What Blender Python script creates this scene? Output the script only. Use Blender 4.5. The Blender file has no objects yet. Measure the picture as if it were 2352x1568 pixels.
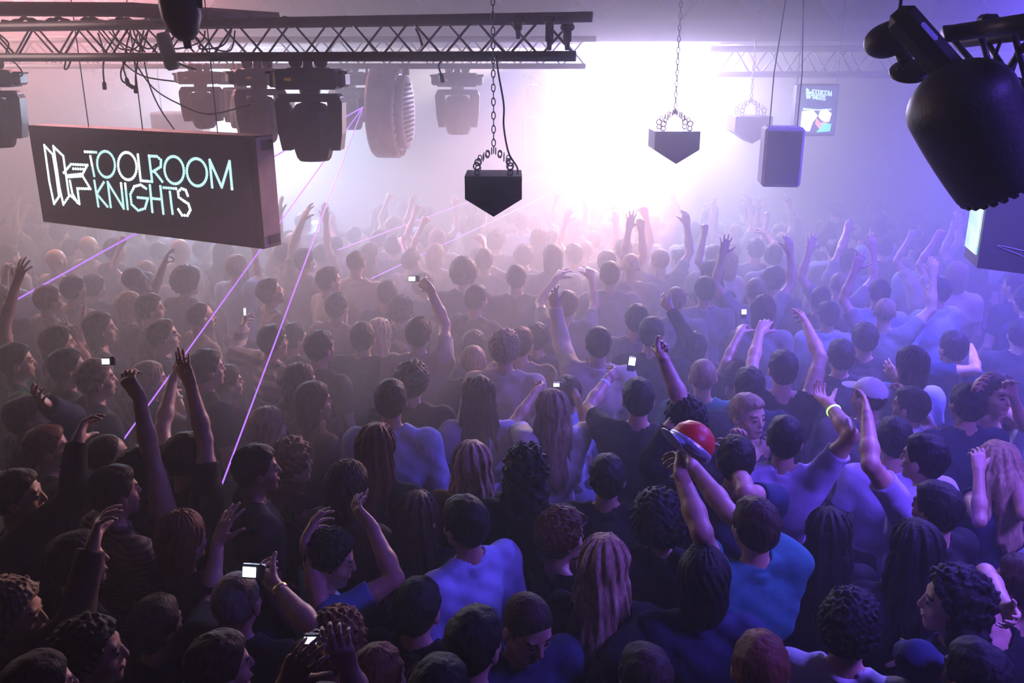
import bpy, math, random
import numpy as np
from mathutils import Vector, Matrix
sc = bpy.context.scene
C = sc.collection
R = math.radians
V = Vector

# ---------------------------------------------------------------- camera
F = 2037.0          # focal length in pixels of the 2352 wide frame
CAMZ, PITCH = 3.52, 17.5
cam = bpy.data.objects.new('camera', bpy.data.cameras.new('camera'))
C.objects.link(cam)
cam.location = (0, 0, CAMZ)
cam.rotation_euler = (R(90 - PITCH), 0, 0)
cam.data.sensor_width = 36
cam.data.lens = 36 * F / 2352
cam.data.clip_start = .05
cam.data.dof.use_dof = False
sc.camera = cam
CM = cam.rotation_euler.to_matrix()

# ---------------------------------------------------------------- world, exposure
world = bpy.data.worlds.new('world')
sc.world = world
world.use_nodes = True
world.node_tree.nodes['Background'].inputs[0].default_value = (0, 0, 0, 1)
vs = sc.view_settings
vs.view_transform = 'Standard'; vs.look = 'None'; vs.gamma = 1; vs.exposure = 0
vs.use_curve_mapping = False
sc.cycles.volume_bounces = 1
sc.cycles.max_bounces = 3
sc.cycles.diffuse_bounces = 1
sc.cycles.glossy_bounces = 1
sc.cycles.use_denoising = True
sc.cycles.use_adaptive_sampling = True
sc.cycles.adaptive_threshold = .07
sc.cycles.adaptive_min_samples = 12
sc.cycles.sample_clamp_indirect = 6


def ray(px, py):
    return CM @ V(((px - 1176) / F, (784 - py) / F, -1))


def at(px, py, Y):
    d = ray(px, py)
    return V((0, 0, CAMZ)) + d * (Y / d.y)


def atz(px, py, z):
    d = ray(px, py)
    return V((0, 0, CAMZ)) + d * ((z - CAMZ) / d.z)


def aim(o, loc, to):
    o.location = loc
    o.rotation_euler = (V(to) - V(loc)).to_track_quat('-Z', 'Y').to_euler()


def area(name, loc, to, size, power, col, spread=180, sy=None):
    l = bpy.data.lights.new(name, 'AREA')
    l.energy = power; l.color = col; l.size = size; l.spread = R(spread)
    if sy: l.shape = 'RECTANGLE'; l.size_y = sy
    o = bpy.data.objects.new(name, l); C.objects.link(o); aim(o, loc, to)
    return o


def spot(name, loc, to, power, col, ang, blend=.3, rad=.08):
    l = bpy.data.lights.new(name, 'SPOT')
    l.energy = power; l.color = col; l.spot_size = R(ang); l.spot_blend = blend; l.shadow_soft_size = rad
    o = bpy.data.objects.new(name, l); C.objects.link(o); aim(o, loc, to)
    return o


# ---------------------------------------------------------------- stage lights of the club, plus added fill lamps
HAZE_D, HAZE_G, HAZE_FAR = .085, .45, 1.75
FLOOD_E, LASER_E = 6, 2.0
K_ = at(1492, 175, 13.2)
LIT = [
 ('floodlight', area, (K_, (1.2, 8.5, 1.2), 1.9), dict(spread=130, sy=.9), 165, (.92, .96, .96)),
 ('warm_wash', area, ((-4.4, 10.2, 4.6), (-3.8, 7.0, 1), 2.0), dict(spread=125), 290, (1, .38, .42)),
 ('copper_key', spot, ((2.9, 12.6, 3.55), (-2.3, 4.0, .6)), dict(ang=31, blend=.6), 5400, (1, .47, .26)),
 ('violet_wash', spot, ((6.9, 9.3, 4.6), (5.0, 6.2, 0)), dict(ang=70, blend=.6), 2600, (.12, .08, 1)),
 ('violet_beam', spot, (at(2170, 178, 5.6), (4.4, 6.8, 0)), dict(ang=50, blend=.6), 500, (.10, .14, 1)),
 ('violet_key', spot, ((3.9, 5.4, 4.75), (2.9, 4.5, 1.2)), dict(ang=82, blend=.7), 2400, (.17, .12, 1)),
 ('purple_beam', spot, (at(560, 240, 9.8), (-1.0, 9.0, 1)), dict(ang=46), 350, (.62, .22, 1)),
 ('white_strobe', area, (at(560, 215, 12.5), (-1.5, 8, 1), .8), dict(spread=140), 290, (.62, .74, 1)),
 ('mid_wash', area, ((1.6, 11.4, 3.6), (.6, 5.5, .8), 2.2), dict(spread=110, sy=.6), 210, (.60, .47, 1)),
 ('violet_top', area, ((4.5, 6.0, 4.75), (4.2, 6.0, 0), 2.5), dict(spread=130), 430, (.12, .07, 1)),
 ('violet_front_fill', area, ((3.3, 1.9, 4.75), (2.0, 3.6, 0), 1.2), dict(spread=85), 160, (.17, .08, 1)),  # added fill, lifts the violet haze and head tops in the near rows
 ('left_high_fill', area, ((-7.7, 9.5, 4.1), (-3.5, 7.6, 3.5), 1.4), dict(spread=70), 55, (1, .66, .62)),  # added fill outside the view, brightens haze above the left crowd
 ('left_haze_fill', spot, ((.5, 14.2, 3.7), (-6.2, 6.6, 3.1)), dict(ang=30, blend=.6), 3200, (1, .76, .66)),  # added spot, brightens the upper left haze above the heads
]
for _n, _f, _a, _k, _p, _c in LIT:
    _f(_n, *_a, power=_p, col=_c, **_k)


# ---------------------------------------------------------------- helpers
def tag(o, label=None, cat=None, group=None, kind=None):
    if label: o['label'] = label
    if cat: o['category'] = cat
    if group: o['group'] = group
    if kind: o['kind'] = kind
    return o


def empty(name, loc, label, cat, group=None):
    o = bpy.data.objects.new(name, None)
    o.empty_display_size = .1
    C.objects.link(o); o.location = loc
    return tag(o, label, cat, group)


def node_mat(name, col, rough=.7, metal=0, bump=0, bscale=40, var=0, vscale=8, em=None, es=0, sheen=0, stretch=(1, 1, 1)):
    m = bpy.data.materials.new(name)
    m.use_nodes = True
    nt = m.node_tree; b = nt.nodes['Principled BSDF']
    b.inputs['Base Color'].default_value = (*col, 1)
    b.inputs['Roughness'].default_value = rough
    b.inputs['Metallic'].default_value = metal
    if sheen: b.inputs['Sheen Weight'].default_value = sheen
    if em:
        b.inputs['Emission Color'].default_value = (*em, 1)
        b.inputs['Emission Strength'].default_value = es
    tc = nt.nodes.new('ShaderNodeTexCoord')
    mp = nt.nodes.new('ShaderNodeMapping'); mp.inputs['Scale'].default_value = stretch
    nt.links.new(tc.outputs['Object'], mp.inputs[0])
    if var:
        n = nt.nodes.new('ShaderNodeTexNoise'); n.inputs['Scale'].default_value = vscale; n.inputs['Detail'].default_value = 3
        nt.links.new(mp.outputs[0], n.inputs['Vector'])
        cr = nt.nodes.new('ShaderNodeMapRange')
        cr.inputs['From Min'].default_value = .3; cr.inputs['From Max'].default_value = .7
        cr.inputs['To Min'].default_value = 1 - var; cr.inputs['To Max'].default_value = 1 + var
        nt.links.new(n.outputs['Fac'], cr.inputs['Value'])
        mx = nt.nodes.new('ShaderNodeVectorMath'); mx.operation = 'SCALE'
        mx.inputs[0].default_value = col
        nt.links.new(cr.outputs[0], mx.inputs['Scale'])
        nt.links.new(mx.outputs[0], b.inputs['Base Color'])
    if bump:
        n2 = nt.nodes.new('ShaderNodeTexNoise'); n2.inputs['Scale'].default_value = bscale; n2.inputs['Detail'].default_value = 4
        nt.links.new(mp.outputs[0], n2.inputs['Vector'])
        bp = nt.nodes.new('ShaderNodeBump'); bp.inputs['Strength'].default_value = bump; bp.inputs['Distance'].default_value = .01
        nt.links.new(n2.outputs['Fac'], bp.inputs['Height'])
        nt.links.new(bp.outputs[0], b.inputs['Normal'])
    return m


class MB:
    """collects plain shapes and links them as one mesh"""
    def __init__(s): s.v = []; s.f = []; s.mi = []

    def add(s, vs, fs, mi=0):
        n = len(s.v); s.v += [tuple(v) for v in vs]; s.f += [tuple(i + n for i in f) for f in fs]; s.mi += [mi] * len(fs)
        return s

    def box(s, c, size, M=None, bev=0, mi=0):
        """box; bev chamfers all twelve edges"""
        hx, hy, hz = [a / 2 for a in size]
        if not bev:
            pts = [V((x, y, z)) for x in (-hx, hx) for y in (-hy, hy) for z in (-hz, hz)]
            fs = [(0, 1, 3, 2), (4, 6, 7, 5), (0, 4, 5, 1), (2, 3, 7, 6), (0, 2, 6, 4), (1, 5, 7, 3)]
        else:
            b = bev; pts = []; idx = {}
            for x in (-1, 1):
                for y in (-1, 1):
                    for z in (-1, 1):
                        for a in range(3):
                            h = [hx - b, hy - b, hz - b]; h[a] += b
                            idx[(x, y, z, a)] = len(pts); pts.append(V((x * h[0], y * h[1], z * h[2])))
            I = lambda x, y, z, a: idx[(x, y, z, a)]
            fs = []
            for k in (-1, 1):
                fs.append((I(k, -1, -1, 0), I(k, 1, -1, 0), I(k, 1, 1, 0), I(k, -1, 1, 0))[::k])
                fs.append((I(-1, k, -1, 1), I(-1, k, 1, 1), I(1, k, 1, 1), I(1, k, -1, 1))[::k])
                fs.append((I(-1, -1, k, 2), I(1, -1, k, 2), I(1, 1, k, 2), I(-1, 1, k, 2))[::k])
            for a in (-1, 1):
                for b2 in (-1, 1):
                    fs.append((I(-1, a, b2, 1), I(1, a, b2, 1), I(1, a, b2, 2), I(-1, a, b2, 2))[::a * b2 * -1 or 1])
                    fs.append((I(a, -1, b2, 2), I(a, 1, b2, 2), I(a, 1, b2, 0), I(a, -1, b2, 0))[::a * b2 * -1 or 1])
                    fs.append((I(a, b2, -1, 0), I(a, b2, 1, 0), I(a, b2, 1, 1), I(a, b2, -1, 1))[::a * b2 * -1 or 1])
                    for z in (-1, 1):
                        fs.append((I(a, b2, z, 0), I(a, b2, z, 1), I(a, b2, z, 2))[::a * b2 * z])
        M = M or Matrix()
        return s.add([M @ (p + V(c)) for p in pts], fs, mi)

    def prism(s, poly, thick, M, mi=0):
        """poly in local XZ, extruded along local Y from 0 to thick"""
        n = len(poly)
        pts = [M @ V((x, 0, z)) for x, z in poly] + [M @ V((x, thick, z)) for x, z in poly]
        fs = [tuple(range(n)), tuple(range(2 * n - 1, n - 1, -1))] + [((i + 1) % n, i, n + i, n + (i + 1) % n) for i in range(n)]
        return s.add(pts, fs, mi)

    def lathe(s, prof, M=None, n=20, sx=1, sy=1, mi=0):
        """prof: (radius, z) list"""
        M = M or Matrix(); pts = []; fs = []
        for r, z in prof:
            for k in range(n):
                a = 2 * math.pi * k / n
                pts.append(M @ V((r * math.cos(a) * sx, r * math.sin(a) * sy, z)))
        m = len(prof)
        for i in range(m - 1):
            for k in range(n):
                k2 = (k + 1) % n
                fs.append((i * n + k, i * n + k2, (i + 1) * n + k2, (i + 1) * n + k))
        fs.append(tuple(range(n - 1, -1, -1))); fs.append(tuple((m - 1) * n + k for k in range(n)))
        return s.add(pts, fs, mi)

    def tube(s, pts, r, n=6, closed=False, mi=0):
        pts = [V(p) for p in pts]; P = []; fs = []; m = len(pts); up = None
        for i, p in enumerate(pts):
            if closed: t = pts[(i + 1) % m] - pts[i - 1]
            else: t = pts[min(i + 1, m - 1)] - pts[max(i - 1, 0)]
            t.normalize()
            if up is None: up = t.orthogonal().normalized()
            a = (up - t * up.dot(t))
            a = a.normalized() if a.length > 1e-6 else t.orthogonal().normalized()
            up = a; b = t.cross(a)
            for k in range(n):
                w = 2 * math.pi * k / n
                P.append(p + (a * math.cos(w) + b * math.sin(w)) * r)
        for i in range(m if closed else m - 1):
            j = (i + 1) % m
            for k in range(n):
                k2 = (k + 1) % n
                fs.append((i * n + k, i * n + k2, j * n + k2, j * n + k))
        if not closed:
            fs.append(tuple(range(n - 1, -1, -1))); fs.append(tuple((m - 1) * n + k for k in range(n)))
        return s.add(P, fs, mi)

    def build(s, name, mats, parent=None, smooth=False, loc=None):
        me = bpy.data.meshes.new(name)
        me.from_pydata(s.v, [], s.f)
        for m in (mats if isinstance(mats, (list, tuple)) else [mats]): me.materials.append(m)
        me.polygons.foreach_set('material_index', s.mi)
        if smooth: me.shade_smooth() if smooth is True else None
        me.update()
        o = bpy.data.objects.new(name, me); C.objects.link(o)
        if parent:
            o.parent = parent
            o.location = -parent.location if loc is None else loc
        elif loc is not None: o.location = loc
        return o


def sag(a, b, drop, n=10, wob=0):
    a, b = V(a), V(b); out = []
    for i in range(n + 1):
        t = i / n
        p = a.lerp(b, t); p.z -= drop * 4 * t * (1 - t)
        if wob: p += V((math.sin(t * 9 + a.x * 7) * wob, math.cos(t * 7 + b.x * 5) * wob, 0))
        out.append(p)
    return out


def wire_pts(pl, n=6):
    """smooth path through points"""
    pl = [V(p) for p in pl]; out = []
    for i in range(len(pl) - 1):
        p0 = pl[max(i - 1, 0)]; p1 = pl[i]; p2 = pl[i + 1]; p3 = pl[min(i + 2, len(pl) - 1)]
        for k in range(n):
            t = k / n
            out.append(.5 * ((2 * p1) + (p2 - p0) * t + (2 * p0 - 5 * p1 + 4 * p2 - p3) * t * t + (3 * p1 - p0 - 3 * p2 + p3) * t ** 3))
    out.append(pl[-1])
    return out

# ================================================================ soft bodies: distance field + surface net
class Field:
    def __init__(s, lo, hi, h):
        s.h = h; s.lo = np.array(lo, np.float32)
        s.n = np.maximum(np.ceil((np.array(hi) - np.array(lo)) / h).astype(int) + 1, 4)
        s.f = np.full(tuple(s.n), .07, np.float32)

    def block(s, lo, hi, m=.045):
        a = np.clip(np.floor((np.array(lo) - m - s.lo) / s.h).astype(int), 0, s.n - 1)
        b = np.clip(np.ceil((np.array(hi) + m - s.lo) / s.h).astype(int) + 1, 1, s.n)
        if np.any(b <= a): return None
        g = [(s.lo[i] + s.h * np.arange(a[i], b[i], dtype=np.float32)) for i in range(3)]
        X = g[0][:, None, None]; Y = g[1][None, :, None]; Z = g[2][None, None, :]
        return (slice(a[0], b[0]), slice(a[1], b[1]), slice(a[2], b[2])), X, Y, Z

    def mix(s, sl, d, k, mode='+'):
        f = s.f[sl]
        if mode == '+':
            if k <= 0: s.f[sl] = np.minimum(f, d); return
            h = np.clip(.5 + .5 * (f - d) / k, 0, 1)
            s.f[sl] = f + (d - f) * h - k * h * (1 - h)
        else:
            if k <= 0: s.f[sl] = np.maximum(f, -d); return
            h = np.clip(.5 - .5 * (f + d) / k, 0, 1)
            s.f[sl] = f + (-d - f) * h + k * h * (1 - h)

    def cone(s, a, b, ra, rb, k=.01, clip=None, mode='+', flat=None):
        """swept sphere from a to b; clip = [(point, outward normal)]; flat = (axis, factor) squashes along a unit axis"""
        a = np.array(a, np.float32); b = np.array(b, np.float32); r = max(ra, rb)
        B = s.block(np.minimum(a, b) - r, np.maximum(a, b) + r)
        if B is None: return
        sl, X, Y, Z = B
        ba = b - a; L = float(ba @ ba) + 1e-9
        px, py, pz = X - a[0], Y - a[1], Z - a[2]
        t = np.clip((px * ba[0] + py * ba[1] + pz * ba[2]) / L, 0, 1)
        qx, qy, qz = px - t * ba[0], py - t * ba[1], pz - t * ba[2]
        d2 = qx * qx + qy * qy + qz * qz
        if flat is not None:
            w, fac = flat
            c = qx * w[0] + qy * w[1] + qz * w[2]
            d2 = d2 + c * c * (fac * fac - 1)
        d = np.sqrt(d2) - (ra + (rb - ra) * t)
        if clip:
            for p, n in clip:
                d = np.maximum(d, (X - p[0]) * n[0] + (Y - p[1]) * n[1] + (Z - p[2]) * n[2])
        s.mix(sl, d, k, mode)

    def ell(s, c, r, M=None, k=.01, mode='+', clip=None, noise=None, grow=0):
        """ellipsoid, M = 3x3 rotation (columns are its axes)"""
        c = np.array(c, np.float32); r = np.array(r, np.float32) + grow
        m = float(max(r)); ex = np.array([m, m, m]) if M is not None else r
        B = s.block(c - ex, c + ex)
        if B is None: return
        sl, X, Y, Z = B
        px, py, pz = X - c[0], Y - c[1], Z - c[2]
        if M is not None:
            A = np.array(M, np.float32)
            px, py, pz = (px * A[0, i] + py * A[1, i] + pz * A[2, i] for i in range(3))
        k0 = np.sqrt((px / r[0]) ** 2 + (py / r[1]) ** 2 + (pz / r[2]) ** 2)
        k1 = np.sqrt((px / r[0] ** 2) ** 2 + (py / r[1] ** 2) ** 2 + (pz / r[2] ** 2) ** 2) + 1e-6
        d = k0 * (k0 - 1) / k1
        if noise: d = d + noise(px, py, pz)
        if clip:
            for p, n in clip:
                d = np.maximum(d, px * n[0] + py * n[1] + pz * n[2] - p)
        s.mix(sl, d, k, mode)

    def add_noise(s, amp, fr=38, seed=0):
        g = [(s.lo[i] + s.h * np.arange(s.n[i], dtype=np.float32)) for i in range(3)]
        X = g[0][:, None, None]; Y = g[1][None, :, None]; Z = g[2][None, None, :]
        w = np.sin(X * fr + 3 * np.sin(Z * 11 + seed) + Y * 9) * np.sin(Z * fr * .8 + X * 14 + seed * 2 + 2 * np.sin(Y * 13))
        s.f += (amp * w).astype(np.float32)

    def mesh(s):
        f = s.f
        f[0], f[-1] = .05, .05; f[:, 0], f[:, -1] = .05, .05; f[:, :, 0], f[:, :, -1] = .05, .05
        ins = f < 0
        n = s.n; cnt = np.zeros(tuple(n - 1), np.int8)
        for i in (0, 1):
            for j in (0, 1):
                for k in (0, 1):
                    cnt += ins[i:n[0] - 1 + i, j:n[1] - 1 + j, k:n[2] - 1 + k]
        act = np.argwhere((cnt > 0) & (cnt < 8))
        if len(act) == 0: return np.zeros((0, 3)), np.zeros((0, 4), int)
        idx = np.full(tuple(n - 1), -1, np.int32)
        idx[act[:, 0], act[:, 1], act[:, 2]] = np.arange(len(act))
        cor = [np.array((i, j, k)) for i in (0, 1) for j in (0, 1) for k in (0, 1)]
        val = {tuple(c): f[act[:, 0] + c[0], act[:, 1] + c[1], act[:, 2] + c[2]] for c in cor}
        acc = np.zeros((len(act), 3), np.float32); num = np.zeros(len(act), np.float32)
        for c in cor:
            for ax in range(3):
                if c[ax]: continue
                e = c.copy(); e[ax] = 1
                v0, v1 = val[tuple(c)], val[tuple(e)]
                m = (v0 < 0) != (v1 < 0)
                t = v0[m] / (v0[m] - v1[m])
                p = np.tile(c.astype(np.float32), (m.sum(), 1)); p[:, ax] = t
                acc[m] += p; num[m] += 1
        vert = s.lo + s.h * (act + acc / num[:, None])
        quads = []
        for ax in range(3):
            u, w = (ax + 1) % 3, (ax + 2) % 3
            a = ins[tuple(slice(0, -1) if i == ax else slice(None) for i in range(3))]
            b = ins[tuple(slice(1, None) if i == ax else slice(None) for i in range(3))]
            e = np.argwhere(a != b)
            e = e[(e[:, u] > 0) & (e[:, w] > 0) & (e[:, u] < n[u] - 1) & (e[:, w] < n[w] - 1)]
            first_in = a[e[:, 0], e[:, 1], e[:, 2]]
            def cell(du, dw):
                q = e.copy(); q[:, u] += du; q[:, w] += dw
                return idx[q[:, 0], q[:, 1], q[:, 2]]
            Q = np.stack([cell(-1, -1), cell(0, -1), cell(0, 0), cell(-1, 0)], 1)
            Q[~first_in] = Q[~first_in][:, ::-1]
            quads.append(Q)
        return vert, np.concatenate(quads)


def np_mesh(name, vert, quads, mats, mi=None):
    me = bpy.data.meshes.new(name)
    nv, nq = len(vert), len(quads)
    me.vertices.add(nv); me.vertices.foreach_set('co', np.ascontiguousarray(vert, np.float32).ravel())
    me.loops.add(nq * 4); me.loops.foreach_set('vertex_index', np.ascontiguousarray(quads, np.int32).ravel())
    me.polygons.add(nq); me.polygons.foreach_set('loop_start', np.arange(0, nq * 4, 4, dtype=np.int32))
    if mi is not None: me.polygons.foreach_set('material_index', mi.astype(np.int32))
    me.polygons.foreach_set('use_smooth', np.ones(nq, bool))
    for m in mats: me.materials.append(m)
    me.update(calc_edges=True); me.validate()
    return me


# ---------------------------------------------------------------- materials of people
def skin_mat(name, col):
    m = node_mat(name, col, .5, var=.10, vscale=14, bump=.12, bscale=90)
    b = m.node_tree.nodes['Principled BSDF']
    b.inputs['Subsurface Weight'].default_value = 0
    return m


SKIN = {'l': skin_mat('light_skin', (.46, .27, .19)), 'm': skin_mat('tan_skin', (.32, .17, .11)), 'd': skin_mat('dark_skin', (.11, .052, .032))}
LIP = node_mat('lip_skin', (.30, .10, .09), .45, var=.1)
EYE = node_mat('eye_wet', (.02, .015, .012), .12, var=.1)
BROW = node_mat('brow_hair', (.03, .02, .015), .7, var=.2)
HCOL = {'black': (.010, .008, .008), 'brown': (.035, .020, .013), 'auburn': (.11, .035, .016), 'fair': (.22, .15, .09), 'blond': (.42, .30, .17), 'grey': (.16, .15, .15)}
HMAT = {k: node_mat(k + '_hair', c, .62, bump=.55, bscale=70, var=.35, vscale=60, stretch=(1, 1, .25)) for k, c in HCOL.items()}
for m_ in HMAT.values(): m_.node_tree.nodes['Principled BSDF'].inputs['Specular IOR Level'].default_value = .18
TCOL = {'black': (.012, .012, .015), 'charcoal': (.035, .035, .042), 'navy': (.02, .03, .07), 'white': (.62, .62, .64), 'cream': (.45, .38, .30), 'beige': (.33, .27, .22),
        'grey': (.17, .17, .18), 'lightblue': (.30, .38, .58), 'blue': (.10, .22, .42), 'teal': (.035, .17, .17), 'green': (.05, .16, .07), 'lilac': (.42, .38, .62),
        'brown': (.08, .05, .035), 'maroon': (.12, .02, .03), 'silver': (.5, .5, .55), 'red': (.4, .03, .03), 'greenlit': (.5, .62, .25)}  # last entry: white cloth with yellow-green strobe light put into its colour
TMAT = {k: node_mat(k + '_cloth', c, .85, bump=.35, bscale=22, var=.10, vscale=5) for k, c in TCOL.items()}


for m_ in TMAT.values(): m_.node_tree.nodes['Principled BSDF'].inputs['Specular IOR Level'].default_value = .15


def striped(name, c1, c2, scale, axis=2):
    m = node_mat(name, c1, .85)
    nt = m.node_tree; b = nt.nodes['Principled BSDF']
    tc = nt.nodes['Texture Coordinate']; w = nt.nodes.new('ShaderNodeTexWave')
    w.wave_type = 'BANDS'; w.bands_direction = 'XYZ'[axis]; w.inputs['Scale'].default_value = scale; w.inputs['Distortion'].default_value = .6
    nt.links.new(tc.outputs['Object'], w.inputs['Vector'])
    cr = nt.nodes.new('ShaderNodeValToRGB'); cr.color_ramp.interpolation = 'CONSTANT'
    cr.color_ramp.elements[0].color = (*c1, 1); cr.color_ramp.elements[1].color = (*c2, 1); cr.color_ramp.elements[1].position = .5
    nt.links.new(w.outputs['Fac'], cr.inputs[0]); nt.links.new(cr.outputs[0], b.inputs['Base Color'])
    return m


TMAT['striped'] = striped('striped_cloth', (.10, .07, .08), (.42, .34, .30), 4.2)
TMAT['stripecollar'] = striped('fine_striped_cloth', (.16, .12, .11), (.03, .025, .03), 14)
JEANS = node_mat('denim', (.03, .04, .09), .9, bump=.3, bscale=60, var=.15, vscale=6)
SLACKS = node_mat('dark_trouser_cloth', (.015, .014, .018), .9, bump=.3, bscale=30, var=.1)
LIGHTPANTS = node_mat('pale_trouser_cloth', (.22, .28, .55), .9, bump=.3, bscale=30, var=.1)
SHOE = node_mat('shoe_leather', (.02, .018, .016), .4, bump=.2, var=.1)
METAL = node_mat('bracelet_metal', (.85, .62, .28), .25, 1, var=.05)


# ---------------------------------------------------------------- body pieces
def lean_matrix(lean, side):
    return Matrix.Rotation(-R(lean), 3, 'X') @ Matrix.Rotation(R(side), 3, 'Y')


class Pose:
    """joint positions in body space: origin between the feet, +Y is the way the body faces, +X its right hand"""
    def __init__(s, H=1.75, lean=0, side=0, hyaw=0, hpitch=0, hroll=0, fem=False, up=(False, False)):
        s.k = H / 1.75; s.fem = fem; s.lean = lean; s.side = side
        s.P0 = V((0, 0, .95 * s.k))
        s.L = lean_matrix(lean, side)
        s.headC = s.tp((0, .012, 1.645))
        s.hM = Matrix.Rotation(-R(hyaw), 3, 'Z') @ s.L @ Matrix.Rotation(-R(hpitch), 3, 'X') @ Matrix.Rotation(R(hroll), 3, 'Y')
        if hpitch: s.headC = s.tp((0, .012 + .07 * math.sin(R(hpitch)), 1.645 - .03 * (1 - math.cos(R(hpitch)))))
        w = .165 if fem else .185
        s.sh = [s.tp((-w * (.93 if up[0] else 1), -.005, 1.43 + (.045 if up[0] else 0))), s.tp((w * (.93 if up[1] else 1), -.005, 1.43 + (.045 if up[1] else 0)))]
        s.el = [None, None]; s.wr = [None, None]; s.hd = [None, None]

    def tp(s, p):
        p = V(p) * s.k
        return s.P0 + s.L @ (p - s.P0)


def torso(fd, ps, grow=0, k=.035, thick=1, neck=True):
    t = ps.tp; g = grow; kk = ps.k; M = ps.L
    fem = ps.fem
    fd.cone(t((-.075, 0, .93)), t((.075, 0, .93)), (.118 if fem else .112) * kk + g, (.118 if fem else .112) * kk + g, k)
    fd.ell(t((0, .0, 1.10)), (.125 * kk if fem else .142 * kk, .098 * kk, .17 * kk), M, k, grow=g)
    fd.ell(t((0, -.005, 1.30)), (.150 * kk if fem else .175 * kk, .112 * kk, .17 * kk), M, k, grow=g)
    if fem:
        for sx in (-1, 1): fd.ell(t((sx * .07, .085, 1.27)), (.055, .055, .055), M, .03, grow=g)
    w = .125 if fem else .145
    for i, sx in enumerate((-1, 1)):
        fd.cone(t((0, -.01, 1.40)), t((sx * w, -.008, 1.395)), .062 * kk + g, .055 * kk + g, .03)
        fd.cone(t((sx * .03, -.012, 1.50)), ps.sh[i] * .85 + t((0, 0, 1.43)) * .15, .036 * kk + g, .046 * kk + g, .03)
        fd.cone(ps.sh[i], ps.sh[i] + (ps.el[i] - ps.sh[i]) * .18, .056 * kk + g, .052 * kk + g, .03)
        fd.cone(t((sx * .10, -.03, 1.25)), ps.sh[i], .05 * kk + g, .045 * kk + g, .04)


HEAD_R = (.078, .097, .092)


def head(fd, ps, lo=False):
    c = ps.headC; M = ps.hM; q = lambda x, y, z: c + M @ V((x, y, z))
    fd.cone(ps.tp((0, -.012, 1.44)), ps.headC + ps.hM @ V((0, -.02, -.05)), .056, .050, .02)
    fd.ell(q(0, -.010, .028), HEAD_R, M, .02)
    fd.ell(q(0, .028, -.035), (.060, .066, .080), M, .02)
    fd.cone(q(-.012, .066, -.092), q(.012, .066, -.092), .022, .022, .018)
    fd.cone(q(-.034, .072, .026), q(.034, .072, .026), .016, .016, .012)
    for sx in (-1, 1):
        fd.ell(q(sx * .043, .056, -.028), (.022, .022, .022), M, .016)
        if not lo: fd.ell(q(sx * .032, .098, .004), (.017, .014, .012), M, .008, mode='-')
        if not lo: fd.ell(q(sx * .031, .078, .003), (.0135, .0135, .0135), M, .003)
        fd.ell(q(sx * .080, -.006, -.008), (.011, .021, .033), M, .004)
    fd.cone(q(0, .088, .014), q(0, .104, -.026), .008, .012, .008)
    if not lo:
        fd.cone(q(-.018, .092, -.060), q(.018, .092, -.060), .0075, .0075, .006)


def face_index(vert, quads, ps):
    """material slots: 0 skin, 1 lips, 2 eyes, 3 brows"""
    cen = vert[quads].mean(1)
    p = (cen - np.array(ps.headC)) @ np.array(ps.hM)
    mi = np.zeros(len(quads), int); ok = (p * p).sum(1) < .15 ** 2
    lip = (np.abs(p[:, 0]) < .024) & (np.abs(p[:, 2] + .060) < .009) & (p[:, 1] > .085)
    brow = (np.abs(np.abs(p[:, 0]) - .034) < .018) & (np.abs(p[:, 2] - .028) < .006) & (p[:, 1] > .07)
    eye = (np.abs(np.abs(p[:, 0]) - .031) < .011) & (np.abs(p[:, 2] - .003) < .007) & (p[:, 1] > .075)
    mi[lip & ok] = 1; mi[brow & ok] = 3; mi[eye & ok] = 2
    return mi


FING = {  # curls of the three joints for index..little, spread, thumb (out, across, curl)
    'open': ([(10, 14, 10), (6, 10, 8), (8, 12, 8), (14, 16, 10)], 13, (.95, .1, 12)),
    'relax': ([(22, 26, 18), (26, 30, 20), (32, 34, 22), (38, 38, 24)], 5, (.6, .35, 20)),
    'flat': ([(8, 8, 6), (5, 6, 5), (6, 8, 5), (10, 10, 6)], 3, (.6, .2, 12)),
    'fist': ([(78, 88, 55), (80, 92, 58), (82, 92, 58), (84, 90, 55)], 1, (.35, .75, 45)),
    'grip': ([(42, 48, 34), (46, 52, 36), (48, 52, 36), (50, 50, 34)], 3, (.55, .8, 18)),
    'point': ([(4, 6, 4), (78, 88, 55), (80, 90, 55), (80, 88, 52)], 2, (.4, .7, 40)),
    'peace': ([(4, 6, 4), (4, 6, 4), (78, 88, 50), (80, 86, 50)], 12, (.35, .8, 40)),
    'pinch': ([(50, 45, 25), (22, 24, 16), (16, 20, 14), (12, 16, 10)], 9, (.5, .8, 22)),
}


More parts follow.
